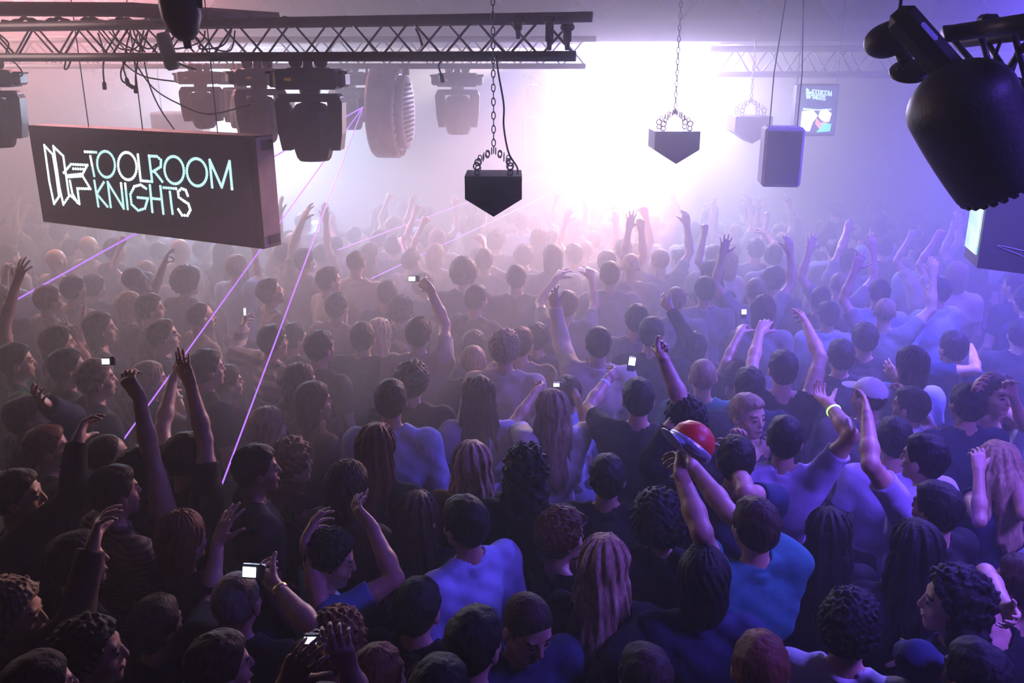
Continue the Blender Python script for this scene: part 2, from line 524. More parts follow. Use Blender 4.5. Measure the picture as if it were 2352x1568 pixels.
def hand(fd, W, u, n, s, kind, k, g=0):
    """W wrist, u along the hand, n out of the palm, s towards the thumb"""
    curls, spread, th = FING[kind]
    rot = lambda v, ax, a: Matrix.Rotation(R(a), 3, ax) @ v
    fd.cone(W - u * .02, W + u * .03, .026 * k + g, .030 * k + g, .015, flat=(tuple(n), 1.45))
    ln = [(.043, .026, .020), (.047, .030, .021), (.044, .027, .020), (.034, .021, .018)]
    rr = [.0088, .0090, .0086, .0076]
    ax = n.cross(u).normalized()   # turning about this swings u towards n (checked below)
    if rot(u, ax, 10).dot(n) < 0: ax = -ax
    for j in range(4):
        off = (.029, .0095, -.010, -.028)[j] * k
        K = W + u * (.086, .090, .086, .077)[j] * k + s * off
        fd.cone(W + u * .018 * k + s * off * .62, K, .0165 * k + g, .0125 * k + g, .014, flat=(tuple(n), 1.1))
        sp = spread * (1.4 - j * .95)
        d = (u * math.cos(R(sp)) + s * math.sin(R(sp))).normalized()
        p = K; a = 0
        for q in range(3):
            a = curls[j][q]
            d = rot(d, ax, a)
            e = p + d * ln[j][q] * k
            r0 = (rr[j] * (1 - .10 * q)) * k + g; r1 = (rr[j] * (.92 - .10 * q)) * k + g
            fd.cone(p, e, r0, r1, .004 if q else .006)
            p = e
    B = W + u * .022 * k + s * .020 * k + n * .008 * k
    d = (u * (1 - th[0] * .45) + s * th[0] + n * th[1] * .6).normalized()
    e = B + d * .046 * k
    fd.cone(B, e, .0165 * k + g, .0120 * k + g, .012)
    d = rot((d + u * .35).normalized(), ax, th[2]); e2 = e + d * .033 * k
    fd.cone(e, e2, .0112 * k + g, .0100 * k + g, .005)
    d = rot(d, ax, th[2] * .8); fd.cone(e2, e2 + d * .026 * k, .0100 * k + g, .0082 * k + g, .004)


def arm(fd, ps, i, kind, g=0):
    k = ps.k; sl = .88 if ps.fem else 1
    S, E, W = ps.sh[i], ps.el[i], ps.wr[i]
    fd.cone(S, E, .050 * k * sl, .037 * k * sl, .02)
    fd.cone(S.lerp(E, .25), S.lerp(E, .6), .048 * k * sl, .045 * k * sl, .02)
    fd.cone(E, E.lerp(W, .35), .038 * k * sl, .041 * k * sl, .015)
    fd.cone(E.lerp(W, .3), W, .041 * k * sl, .0265 * k * sl, .015)
    u, n, s = ps.hd[i]
    hand(fd, W, u, n, s, kind, k * (.92 if ps.fem else 1.0), g)


def bounds(pts, m):
    a = np.array([list(p) for p in pts]); return a.min(0) - m, a.max(0) + m


def body_mesh(ps, kinds, skin, h=.009, name='body', lo=False):
    pts = [ps.headC + V((0, 0, .14)), ps.headC + V((.12, .14, 0)), ps.headC - V((.12, .14, .1)), V((-.2, -.14, .80 * ps.k)), V((.2, .14, .80 * ps.k))]
    for i in (0, 1):
        pts += [ps.sh[i], ps.el[i], ps.wr[i], ps.wr[i] + ps.hd[i][0] * .13]
    a, b = bounds(pts, .09)
    fd = Field(a, b, h)
    torso(fd, ps, grow=-.004)
    for i in (0, 1): arm(fd, ps, i, kinds[i], g=max(0, (h - .007) * .35))
    head(fd, ps, lo)
    # thigh stumps, inside the trousers
    for sx in (-1, 1): fd.cone(V((sx * .09, 0, .93 * ps.k)), V((sx * .095, .0, .84 * ps.k)), .085, .075, .03)
    v, q = fd.mesh()
    return np_mesh(name, v, q, [skin, LIP, EYE, BROW], face_index(v, q, ps) if not lo else None)


def shirt_mesh(ps, style, mat, h=.012, wr=.004, seed=0):
    g = .012
    pts = [ps.tp((-.25, -.16, .80)), ps.tp((.25, .16, 1.5))]
    for i in (0, 1): pts += [ps.sh[i], ps.el[i]] + ([ps.wr[i]] if style in ('long', 'jacket') else [])
    a, b = bounds(pts, .09)
    fd = Field(a, b, h)
    if style == 'jacket': g = .022
    torso(fd, ps, grow=g, k=.03)
    t = ps.tp; kk = ps.k
    fd.cone(t((-.07, 0, .87)), t((.07, 0, .87)), (.125 * kk) + g, .125 * kk + g, .04)
    if style == 'top':   # loose jersey
        fd.cone(t((-.06, 0, .98)), t((.06, 0, .98)), .13 * kk + g, .13 * kk + g, .05)
    for i in (0, 1):
        S, E, W = ps.sh[i], ps.el[i], ps.wr[i]; u = (E - S).normalized()
        if style == 'tank': continue
        if style in ('tee', 'top'):
            c = S.lerp(E, .62)
            fd.cone(S, E, .058 * kk + g, .042 * kk + g, .025, clip=[(c, u)])
        else:
            w2 = (W - E).normalized()
            fd.cone(S, E, .058 * kk + g, .050 * kk + g, .025)
            fd.cone(E, W, .050 * kk + g, .037 * kk + g * .8, .02, clip=[(W - w2 * .01, w2)])
    # neckline
    up = ps.L @ V((0, 0, 1))
    nb = t((0, .0, 1.478 if style != 'tank' else 1.44))
    B = fd.block(fd.lo, fd.lo + fd.h * fd.n, 0); sl, X, Y, Z = B
    c = ps.tp((0, .012 if style != 'tank' else .045, 1.545 if style != 'tank' else 1.52))
    dn = .076 if style != 'tank' else .115
    d = dn - np.sqrt((X - c[0]) ** 2 + (Y - c[1]) ** 2 + ((Z - c[2]) * .8) ** 2)
    fd.f = np.maximum(fd.f, d.astype(np.float32))
    if style == 'tank':
        for i in (0, 1):
            c = ps.sh[i] + (ps.el[i] - ps.sh[i]).normalized() * .045
            d = .085 - np.sqrt((X - c[0]) ** 2 + (Y - c[1]) ** 2 + (Z - c[2]) ** 2)
            fd.f = np.maximum(fd.f, d.astype(np.float32))
    if style in ('long', 'jacket'):   # collar band
        hc = ps.headC; p0 = t((0, -.012, 1.462)); p1 = t((0, -.012, 1.50)); un = (p1 - p0).normalized()
        fd.cone(p0, p1, .074, .070, .008, clip=[(p1, un), (p0 - un * .02, -un)])
    if style in ('tee', 'top'):
        p0 = t((0, -.010, 1.462)); p1 = t((0, -.008, 1.486)); un = (p1 - p0).normalized()
        fd.cone(p0, p1, .072, .069, .006, clip=[(p1, un), (p0 - un * .01, -un)])
    fd.add_noise(wr, 34, seed)
    hem = t((0, 0, .84 if style != 'crop' else 1.0)); dnv = -(ps.L @ V((0, 0, 1)))
    d = (X - hem[0]) * dnv[0] + (Y - hem[1]) * dnv[1] + (Z - hem[2]) * dnv[2]
    fd.f = np.maximum(fd.f, d.astype(np.float32))
    v, q = fd.mesh()
    return np_mesh('shirt', v, q, [mat])


def hair_mesh(ps, style, mat, h=.008, seed=0):
    c = ps.headC; M = ps.hM; q = lambda x, y, z: c + M @ V((x, y, z))
    long_ = style in ('long', 'longcurly')
    big = {'buzz': .12, 'short': .14, 'curly': .16, 'afro': .2, 'spiky': .16, 'bob': .2, 'bun': .2, 'long': .45, 'longcurly': .48, 'pony': .36, 'thin': .12}[style]
    fd = Field(c - V((.2, .2, max(.16, big))), c + V((.2, .2, .2)), h)
    def groove(fr, am):
        return lambda x, y, z: am * np.sin(np.arctan2(x, y - .02) * fr + 4 * np.sin(z * 22 + seed)) * np.cos(z * 30 + seed)
    def lumps(fr, am):
        def f(x, y, z):
            a = np.sin(x * fr + 2.4 * np.sin(y * fr * .47 + seed) + seed) * np.sin(y * fr * 1.1 + 2.2 * np.sin(z * fr * .43) + 1.3 * seed) * np.sin(z * fr * .9 + 2.3 * np.sin(x * fr * .39 + 1) + seed * .7)
            return am * a + am * .45 * np.sin(x * fr * 2.1 + 3 * a) * np.sin(z * fr * 1.9 + y * fr * 1.3)
        return f
    # hairline plane in head space: keep what is behind and above it
    line = [(.012 if style == 'thin' else .042, (0, .83, -.55)), (.10, (0, 0, -1))]
    cc = (0, -.010, .028)
    gr = {'buzz': .005, 'thin': .005, 'short': .012, 'spiky': .016, 'curly': .024, 'afro': .045, 'bob': .018, 'long': .016, 'longcurly': .026, 'pony': .009, 'bun': .010}[style]
    nz = {'buzz': groove(30, .0008), 'thin': groove(30, .0008), 'short': (lambda a_, b_: (lambda x, y, z: a_(x, y, z) + b_(x, y, z)))(groove(34, .0016), lumps(48, .004)), 'spiky': lumps(95, .012), 'curly': lumps(110, .011), 'afro': lumps(90, .010), 'bob': groove(22, .005),
          'long': groove(14, .002), 'longcurly': lumps(80, .014), 'pony': groove(26, .003), 'bun': groove(26, .003)}[style]
    fd.ell(q(*cc), HEAD_R, M, 0, clip=line, noise=nz, grow=gr)
    if style in ('short', 'spiky', 'curly'):
        fd.ell(q(0, .028, .085), (.062, .055, .030), M, .02, noise=lumps(70, .007) if style != 'short' else lumps(60, .004))
        fd.ell(q(0, -.055, -.015), (.066, .040, .060), M, .02, noise=nz)
    if style in ('bob', 'long', 'longcurly'):
        n2 = groove(16, .003) if style != 'longcurly' else lumps(75, .016)
        zz = -.06 if style == 'bob' else -.09
        fd.ell(q(0, -.045, zz), (.092, .068, .12 if style == 'bob' else .15), M, .03, noise=n2, clip=[(.058, (0, 1, 0))])
        if long_:
            B = ps.L; p0 = q(0, -.08, -.10); p1 = ps.tp((0, -.125, 1.30))
            fd.cone(p0, p1, .075, .062, .04, flat=(tuple(B @ V((0, 1, 0))), 1.7))
            for sx in (-1, 1): fd.cone(q(sx * .07, -.02, -.06), ps.tp((sx * .10, -.07, 1.36)), .038, .028, .03)
            fd.cone(p1, ps.tp((.01, -.125, 1.20)), .060, .025, .03, flat=(tuple(B @ V((0, 1, 0))), 1.7))
            if style == 'long':
                B_ = fd.block(fd.lo, fd.lo + fd.h * fd.n, 0); bx = B_[1] - c[0]; by = B_[2] - c[1]; bz = B_[3] - c[2]
                an = np.arctan2(bx, -by + .03)
                ra = np.clip((np.sqrt(bx * bx + by * by) - .02) / .05, 0, 1)
                fd.f += (ra * .0055 * np.sin(an * 17 + 2.2 * np.sin(bz * 9 + seed)) + ra * .003 * np.sin(an * 31 + bz * 13 + seed) + .003 * np.sin(bz * 24 + an * 3)).astype(np.float32)
            else: fd.add_noise(.007, 80, seed)
    if style == 'pony':
        fd.ell(q(0, -.115, .045), (.028, .028, .028), M, .01)
        fd.cone(q(0, -.135, .03), q(0, -.15, -.14), .026, .03, .02); fd.cone(q(0, -.15, -.14), q(.01, -.13, -.26), .03, .010, .02)
        fd.add_noise(.004, 100, seed)
    if style == 'bun': fd.ell(q(0, -.10, .10), (.042, .042, .038), M, .01, noise=lumps(120, .006))
    v, qd = fd.mesh()
    return np_mesh('hair', v, qd, [mat])


def cap_mesh(ps, mat):
    c = ps.headC; M = ps.hM; q = lambda x, y, z: c + M @ V((x, y, z))
    fd = Field(c - V((.24, .24, .12)), c + V((.24, .24, .2)), .008)
    fd.ell(q(0, -.008, .040), (.086, .104, .090), M, 0, clip=[(-.005, (0, .15, -1))])
    fd.ell(q(0, .115, .045), (.072, .075, .008), M, .006, clip=[(.07, (0, 1, 0))])
    fd.ell(q(0, -.008, .132), (.009, .009, .006), M, .003)
    v, qd = fd.mesh()
    return np_mesh('cap', v, qd, [mat])


def leg_meshes():
    fd = Field((-.30, -.22, .03), (.30, .22, 1.12), .014)
    fd.cone((-.07, 0, .93), (.07, 0, .93), .130, .130, .03)
    for sx in (-1, 1):
        fd.cone((sx * .092, 0, .92), (sx * .115, .015, .52), .100, .074, .03)
        fd.cone((sx * .115, .015, .52), (sx * .13, -.01, .10), .072, .066, .02)
    B = fd.block(fd.lo, fd.lo + fd.h * fd.n, 0); sl, X, Y, Z = B
    fd.add_noise(.006, 30, 3)
    fd.f = np.maximum(fd.f, (Z - 1.02 + X * 0 + Y * 0).astype(np.float32)); fd.f = np.maximum(fd.f, (.085 - Z + X * 0 + Y * 0).astype(np.float32))
    v, q = fd.mesh(); tr = np_mesh('trousers', v, q, [JEANS])
    fd = Field((-.12, -.16, -.03), (.12, .22, .16), .009)
    fd.cone((0, -.05, .05), (0, .12, .035), .046, .042, .02); fd.cone((0, -.04, .06), (0, -.04, .10), .045, .045, .02)
    X = fd.block(fd.lo, fd.lo + fd.h * fd.n, 0)
    fd.f = np.maximum(fd.f, (.003 - X[3] + X[1] * 0 + X[2] * 0).astype(np.float32))
    v, q = fd.mesh(); sh = np_mesh('shoe', v, q, [SHOE])
    return tr, sh


TROUSERS, SHOEM = leg_meshes()


def child(name, me, parent, loc=(0, 0, 0), scale=None, mat=None):
    o = bpy.data.objects.new(name, me); C.objects.link(o); o.parent = parent; o.location = loc
    if scale: o.scale = (scale,) * 3
    if mat is not None:
        o.material_slots[0].link = 'OBJECT'; o.material_slots[0].material = mat
    return o


def legs(root, k, pants):
    tr = child('trousers', TROUSERS, root, scale=k, mat=pants)
    for sx in (-1, 1): child('shoe', SHOEM, root, loc=(sx * .13 * k, .0, 0), scale=k)


def ik_ray(S, L, px, py, near, fallback):
    """point at distance L from S on the sight line of a pixel, the nearer or the farther one"""
    o = V((0, 0, CAMZ)); d = ray(px, py).normalized()
    b = (S - o).dot(d); c2 = (S - o).length_squared - b * b
    if c2 >= L * L:
        p = o + d * b
        return S + (p - S).normalized() * L
    r = math.sqrt(L * L - c2)
    return o + d * (b - r if near else b + r)


PEOPLE = []      # ground positions taken
HANDS = {}       # wrist world position, hand axes, by key


def person(px, py, yaw, hair, hcol, top, tcol, label, L=None, Rr=None, H=1.75, lean=0, side=0, hyaw=0, hp=0, hr=0, skin='l', fem=False, pants=None,
           res=None, key=None, group=None, cap=None, zoff=0, seed=None, glasses=None):
    """px,py: head centre in the photograph. L/Rr = (elbow px, elbow py, wrist px, wrist py, hand kind[, near-far flags])"""
    seed = seed if seed is not None else len(PEOPLE) * 1.7
    ps = Pose(H, lean, side, hyaw, hp, hr, fem, (L is not None and L[3] < py + 40, Rr is not None and Rr[3] < py + 40))
    hz = ps.headC.z + zoff
    Rz = Matrix.Rotation(-R(yaw), 3, 'Z')
    best = None
    for dH in (0, .025, -.025, .05, -.05, .075, -.075, .1, -.1, .13, -.13):     # a little taller or shorter where two would stand in each other
        ps = Pose(H + dH, lean, side, hyaw, hp, hr, fem, (L is not None and L[3] < py + 40, Rr is not None and Rr[3] < py + 40))
        base = atz(px, py, ps.headC.z + zoff)
        gap = min([math.hypot(base.x - a, base.y - b) for a, b in PEOPLE] + [9])
        if best is None or gap > best[0] + .001: best = (gap, dH)
        if gap > .44: break
    ps = Pose(H + best[1], lean, side, hyaw, hp, hr, fem, (L is not None and L[3] < py + 40, Rr is not None and Rr[3] < py + 40))
    base = atz(px, py, ps.headC.z + zoff)
    off = Rz @ V((ps.headC.x, ps.headC.y, 0))
    g = V((base.x - off.x, base.y - off.y, zoff))
    PEOPLE.append((g.x, g.y))
    dist = g.y
    h = res or (.0062 if dist < 4.3 else .0085 if dist < 7 else .011)
    inv = Rz.transposed()
    toL = lambda p: inv @ (p - g)
    toW = lambda p: Rz @ p + g
    kinds = ['relax', 'relax']
    for i, spec in enumerate((L, Rr)):
        sx = -1 if i == 0 else 1
        k = ps.k; la, lb = .292 * k, .262 * k
        if spec is None:
            ps.el[i] = ps.sh[i] + V((sx * .07, .0, -.285)) * k
            ps.wr[i] = ps.el[i] + V((-sx * .02, .10, -.235)) * k
            n_hint = V((-sx, 0, 0))
        else:
            fl = spec[5] if len(spec) > 5 else 'ff'
            S = toW(ps.sh[i])
            E = ik_ray(S, la, spec[0], spec[1], fl[0] == 'n', None)
            W = ik_ray(E, lb, spec[2], spec[3], fl[1] == 'n', None)
            ps.el[i] = toL(E); ps.wr[i] = toL(W); kinds[i] = spec[4]
            n_hint = V((-sx * .4, 1, .1))
            if len(fl) > 2 and fl[2] == 'b': n_hint = inv @ V((0, -1, 0))
            if len(fl) > 2 and fl[2] == 'i': n_hint = V((-sx, .1, .1))
            if len(fl) > 2 and fl[2] == 'd': n_hint = V((0, .2, -1))
        u = (ps.wr[i] - ps.el[i]).normalized()
        if spec is not None and len(spec) > 6:   # a pixel the fingers point to
            T = ik_ray(toW(ps.wr[i]), .17, spec[6], spec[7], (spec[5] + 'f')[1] == 'n', None)
            u = (toL(T) - ps.wr[i]).normalized()
        n = n_hint - u * n_hint.dot(u)
        if n.length < .05: n = u.orthogonal()
        n.normalize()
        s = u.cross(n) * (1 if i == 1 else -1)
        ps.hd[i] = (u, n, s.normalized())
    if isinstance(skin, str): sk = SKIN[skin]
    me = body_mesh(ps, kinds, sk, h, 'person', lo=dist > 8.5)
    root = bpy.data.objects.new('person', me); C.objects.link(root)
    root.location = g; root.rotation_euler = (0, 0, -R(yaw))
    tag(root, label, 'person', group)
    nm = {'tee': 't_shirt', 'long': 'shirt', 'jacket': 'jacket', 'tank': 'vest_top', 'top': 'jersey'}[top]
    child(nm, shirt_mesh(ps, top, TMAT[tcol], max(.009, h * 1.3), .0045 if top != 'jacket' else .006, seed), root)
    if hair: child('hair', hair_mesh(ps, hair, HMAT[hcol], max(.0065, h), seed), root)
    if cap: child('cap', cap_mesh(ps, TMAT[cap]), root)
    legs(root, ps.k, pants or (JEANS if int(seed * 10) % 3 else SLACKS))
    if key:
        HANDS[key] = [(toW(ps.wr[i]), Rz @ ps.hd[i][0], Rz @ ps.hd[i][1], Rz @ ps.hd[i][2]) for i in (0, 1)]
        HANDS[key + '_head'] = (toW(ps.headC), Rz @ ps.hM, root)
        HANDS[key + '_el'] = [toW(ps.el[i]) for i in (0, 1)]
    return root

# ================================================================ room
X0, X1, Y0, Y1, ZC = -8.2, 8.6, -1.6, 15.6, 4.85
M_FLOOR = node_mat('dance_floor_wood', (.045, .035, .035), .55, bump=.2, bscale=20, var=.25, vscale=5)
M_WALL = node_mat('painted_plaster', (.36, .33, .37), .9, bump=.2, bscale=30, var=.06, vscale=2)
M_CEIL = node_mat('ceiling_paint', (.20, .18, .22), .9, bump=.2, bscale=12, var=.08)
M_BEAM = node_mat('beam_paint', (.10, .085, .11), .85, bump=.15, bscale=15, var=.1)
M_WEDGE = node_mat('acoustic_wedge_grey', (.02, .016, .026), .9, bump=.3, bscale=60, var=.1)
M_PALE = node_mat('pale_panel', (.75, .70, .72), .85, bump=.1, bscale=20, var=.05)


def struct(name, c, size, m):
    return tag(MB().box((0, 0, 0), size).build(name, m, loc=c), kind='structure')


cx, cy = (X0 + X1) / 2, (Y0 + Y1) / 2; W_, D_ = X1 - X0, Y1 - Y0
struct('floor', (cx, cy, -.1), (W_ + .4, D_ + .4, .2), M_FLOOR)
struct('ceiling', (cx, cy, ZC + .1), (W_ + .4, D_ + .4, .2), M_CEIL)
struct('wall_left', (X0 - .1, cy, ZC / 2), (.2, D_, ZC), M_WALL)
struct('wall_right', (X1 + .1, cy, ZC / 2), (.2, D_, ZC), M_WALL)
struct('wall_back', (cx, Y1 + .1, ZC / 2), (W_ + .4, .2, ZC), M_WALL)
M_WALL2 = node_mat('dark_unseen_wall', (.03, .028, .04), .95, bump=.3, bscale=8, var=.2)  # unseen wall, made dark to cut light bouncing onto the screen
struct('wall_behind_camera', (cx, Y0 - .1, ZC / 2), (W_ + .4, .2, ZC), M_WALL2)
# deep ceiling beam and, above it, the row of triangular acoustic wedges on a pale panel
bz0, bz1 = at(1500, 95, 10).z, at(1500, 45, 10).z
struct('beam', (cx, 10.35, (bz0 + bz1) / 2), (W_, .7, bz1 - bz0), M_BEAM)
struct('trim_1', (cx, 10.55, (bz1 + ZC) / 2), (W_, .08, ZC - bz1), M_PALE)
first = True
for i in range(18):
    wx = 1471 + 188 * (i - 11)
    x = at(wx, 45, 10).x
    w = .385
    if not X0 + .45 < x < X1 - .45: continue
    hgt = min(.42, ZC - bz1)
    mb = MB().prism([(-w, 0), (w, 0), (w * .08, hgt), (-w * .08, hgt)], .30, Matrix.Translation((0, 0, 0)))
    o = mb.build('acoustic_wedge', M_WEDGE, loc=(x, 10.18, bz1))
    tag(o, 'dark grey triangular acoustic wedge in the row above the ceiling beam', 'acoustic panel', 'triangular acoustic wedges above the ceiling beam')

# ================================================================ haze
def haze(n, x0, x1, y0, y1, z0, z1, dens, g, label):
    m = bpy.data.materials.new(n); m.use_nodes = True; nt = m.node_tree; nt.nodes.remove(nt.nodes['Principled BSDF'])
    s = nt.nodes.new('ShaderNodeVolumeScatter'); s.inputs['Density'].default_value = dens
    s.inputs['Anisotropy'].default_value = g; s.inputs['Color'].default_value = (.96, .95, .97, 1)
    nt.links.new(s.outputs[0], nt.nodes['Material Output'].inputs['Volume'])
    o = MB().box(((x0 + x1) / 2, (y0 + y1) / 2, (z0 + z1) / 2), (x1 - x0, y1 - y0, z1 - z0)).build('haze', m)
    return tag(o, label, 'haze', None, 'stuff')


YM = 7.4
haze('haze', X0 + .01, X1 - .01, Y0 + .01, 3.899, .012, ZC - .01, HAZE_D * .22, HAZE_G, 'thinner smoke over the rows closest to us')
haze('haze', X0 + .01, X1 - .01, 3.9, YM - .001, .012, ZC - .01, HAZE_D, HAZE_G, 'medium stage smoke over the middle of the dance floor')
haze('haze', X0 + .01, X1 - .01, YM, 9.99, .012, ZC - .01, HAZE_D * HAZE_FAR, HAZE_G, 'thick smoke over the far rows before the ceiling beam')
haze('haze', X0 + .01, X1 - .01, 9.991, Y1 - .01, .012, bz0 - .01, HAZE_D * HAZE_FAR, HAZE_G, 'thick smoke behind and below the ceiling beam')

# ================================================================ rigging and equipment
M_TRUSS = node_mat('dark_truss_aluminium', (.09, .08, .10), .45, .7, bump=.1, bscale=50, var=.15, vscale=12)
M_BLACK = node_mat('black_painted_housing', (.022, .020, .026), .5, bump=.15, bscale=80, var=.15)
M_BLACK2 = node_mat('black_plastic', (.03, .028, .034), .4, bump=.1, bscale=120, var=.1)
M_CABLE = node_mat('black_cable_rubber', (.02, .018, .02), .6, var=.1)
M_CHAIN = node_mat('galvanised_steel', (.22, .20, .22), .35, .9, bump=.1, var=.15)
M_GREY = node_mat('grey_painted_steel', (.16, .15, .18), .5, .2, bump=.1, var=.1)
M_GLASS = node_mat('lens_glass', (.02, .02, .03), .08, var=.05)
M_COPPER = node_mat('warm_metal_sheet', (.42, .27, .30), .4, .6, bump=.3, bscale=30, var=.3, vscale=6, stretch=(1, 1, .2))


def truss(a, b, h, depth, rc, rl, step, label, group=None, lace_rear=True, chord_from=0):
    """box truss between two points of its front lower chord; depth goes to +Y"""
    a, b = V(a), V(b); root = empty('lighting_truss', a, label, 'truss', group)
    u = (b - a).normalized(); L = (b - a).length; up = V((0, 0, h)); dp = V((0, depth, 0))
    for o1, ex in ((V(), 0), (up, .09), (dp, 0), (dp + up, 0)):
        MB().tube([a + o1, b + o1 + u * ex], rc, 10).build('chord', M_TRUSS, root, True)
    n = int(L / step)
    for base, nm in ((V(), 'lacing'), (dp, 'lacing')):
        mb = MB()
        for i in range(n):
            p0 = a + base + u * (L - i * step); p1 = a + base + u * (L - (i + .5) * step); p2 = a + base + u * (L - (i + 1) * step)
            if base == V():
                mb.tube([p0, p1 + up - u * 0], rl, 6); mb.tube([p1 + up, p2], rl, 6)
            else:
                mb.tube([p0 + up, p1], rl, 6); mb.tube([p1, p2 + up], rl, 6)
        mb.build(nm, M_TRUSS, root, True)
    mb = MB()
    for z in (V(), up):
        for i in range(n):
            p0 = a + z + u * (L - i * step); p1 = a + z + dp + u * (L - (i + .5) * step); p2 = a + z + u * (L - (i + 1) * step)
            mb.tube([p0, p1], rl * .8, 5); mb.tube([p1, p2], rl * .8, 5)
    mb.build('lacing', M_TRUSS, root, True)
    return root


tA, tB = at(-140, 122, 6.7), at(1322, 129, 5.2)
tA.z = tB.z + .0
truss(tA, tB, .205, .24, .029, .0075, .40, 'long dark box truss with loose cables, crossing in front above the hanging screen')
sA, sB = at(-200, 152, 9.0), at(1345, 152, 8.6); sA.z = sB.z
truss(sA, sB, .24, .24, .026, .008, .42, 'hazy truss with moving heads, behind the long cable-strewn one')
gA, gB = at(1648, 172, 10.5), at(2030, 178, 9.6); gA.z = gB.z = at(1648, 170, 10.5).z
truss(gA + V((2.75, -1.0, 0)), gA, .27, .24, .034, .009, .36, 'hazy truss segment beside the white floodlight opening')


def shackle_ring(mb, c, r, t, ax='x', n=14, st=1.0):
    pts = []
    for k in range(n):
        w = 2 * math.pi * k / n
        p = V((math.cos(w) * r, 0, math.sin(w) * r * st)) if ax == 'y' else V((0, math.cos(w) * r, math.sin(w) * r * st))
        pts.append(V(c) + p)
    mb.tube(pts, t, 6, closed=True)


def moving_head(c, s, label, tilt=0, pan=0, group=None, fogged=False, drop=.0):
    """c = point where the clamp meets the truss; s = scale (1: base 0.48 m wide)"""
    root = empty('moving_head_light', c, label, 'stage light', group)
    Z = Matrix.Translation(c) @ Matrix.Rotation(R(pan), 4, 'Z') @ Matrix.Scale(s, 4)
    T = lambda x, y, z: Z @ Matrix.Translation((x, y, z))
    mb = MB()
    mb.box((0, 0, -.03), (.06, .05, .09), Z, .008); mb.lathe([(.035, -.02), (.045, 0), (.035, .02)], T(-.08, 0, -.02) @ Matrix.Rotation(R(90), 4, 'X'))
    mb.lathe([(.035, -.02), (.045, 0), (.035, .02)], T(.08, 0, -.02) @ Matrix.Rotation(R(90), 4, 'X'))
    mb.build('clamp', M_BLACK2, root, True)
    mb = MB()
    mb.box((0, 0, -.125), (.40, .30, .125), Z, .022)
    mb.box((0, 0, -.070), (.24, .22, .03), Z, .01)
    for sx in (-1, 1):
        mb.box((sx * .215, 0, -.125), (.06, .20, .10), Z, .018)
        mb.tube([Z @ V((sx * .20, -.08, -.085)), Z @ V((sx * .25, -.08, -.085)), Z @ V((sx * .25, .08, -.085)), Z @ V((sx * .20, .08, -.085))], .010 * s, 6)
    mb.build('base', M_BLACK, root)
    MB().box((-.10, -.152, -.125), (.04, .004, .018), Z).build('display', M_DISP, root)
    mb = MB(); mb.lathe([(.06, -.215), (.07, -.20), (.06, -.185)], T(0, 0, .0)); mb.build('pan_bearing', M_BLACK2, root, True)
    mb = MB()
    mb.box((0, 0, -.240), (.40, .15, .05), Z, .016)
    for sx in (-1, 1):
        prof = [(-.052, -.24), (.030, -.24), (.044, -.27), (.034, -.46), (.016, -.565), (-.040, -.565), (-.050, -.30)]
        if sx > 0: poly = [(x + .17, z) for x, z in prof]
        else: poly = [(-x - .17, z) for x, z in prof][::-1]
        mb.prism(poly, .15, Z @ Matrix.Translation((0, -.075, 0)))
    mb.build('yoke', M_BLACK, root)
    HM = T(0, 0, -.43) @ Matrix.Rotation(R(tilt), 4, 'X')
    mb = MB()
    mb.lathe([(.05, .165), (.095, .150), (.125, .11), (.138, .04), (.138, -.08), (.125, -.14), (.112, -.185), (.095, -.205)], HM, 12, 1, .92)
    mb.build('lamp_head', M_BLACK, root)
    mb = MB().lathe([(.092, -.2055), (.088, -.195)], HM, 20)
    mb.build('lens', M_GLASS, root)
    return root


M_DISP = node_mat('amber_display', (.3, .12, .02), .4, em=(1, .45, .1), es=.12, var=.05)
def clamp_at(px, py, Y):
    return at(px, py, Y)


def Yfront(px): # depth of the front truss below a pixel column
    return tB.y + (tA.y - tB.y) * (1322 - px) / 1462
moving_head(at(707, 134, Yfront(707) + .05), 1.0, 'large dark moving head lamp hanging nearest under the long front truss')
moving_head(at(590, 140, 6.9), .93, 'moving head lamp partly hidden behind the large dark one', pan=25)
moving_head(at(456, 150, 8.05), .83, 'dark moving head lamp above the hanging lettered screen', tilt=8)
moving_head(at(548, 150, 8.5), .9, 'greyed moving head lamp between the two darker ones', tilt=-10, pan=-30)
moving_head(at(1050, 152, 8.9), 1.0, 'mauve hazy moving head lamp alone beside the hanging chain')
moving_head(at(800, 152, 9.1), .95, 'violet moving head lamp peeping out behind the large dark one, by the laser', pan=40)
moving_head(at(-32, 140, Yfront(-32) + .05), .95, 'dark moving head lamp cut by the picture edge, under the cable-strewn truss', pan=10)
moving_head(at(1312, 158, 11.6), .95, 'nearly white moving head lamp lost in the glare, nearer the white opening')
moving_head(at(1245, 158, 11.9), .95, 'faint moving head lamp lost in the glare, next to the chain side', pan=15)
moving_head(at(250, 150, 12.0), .9, 'faint fogged moving head lamp above the lettered screen, far behind the cables', pan=-20)
moving_head(V((gA.x + 2.42, 9.2, gB.z)), .95, 'fogged moving head lamp hanging below the violet truss end, near the big lamp barrel', pan=20, tilt=-20)
gC, gD = at(1180, 150, 11.9), at(1380, 150, 11.9); gC.z = gD.z
truss(at(150, 150, 12.1), V((gD.x, 11.8, at(150, 150, 12.1).z)), .24, .24, .026, .008, .5, 'faint truss far back in the glare, behind the two others')


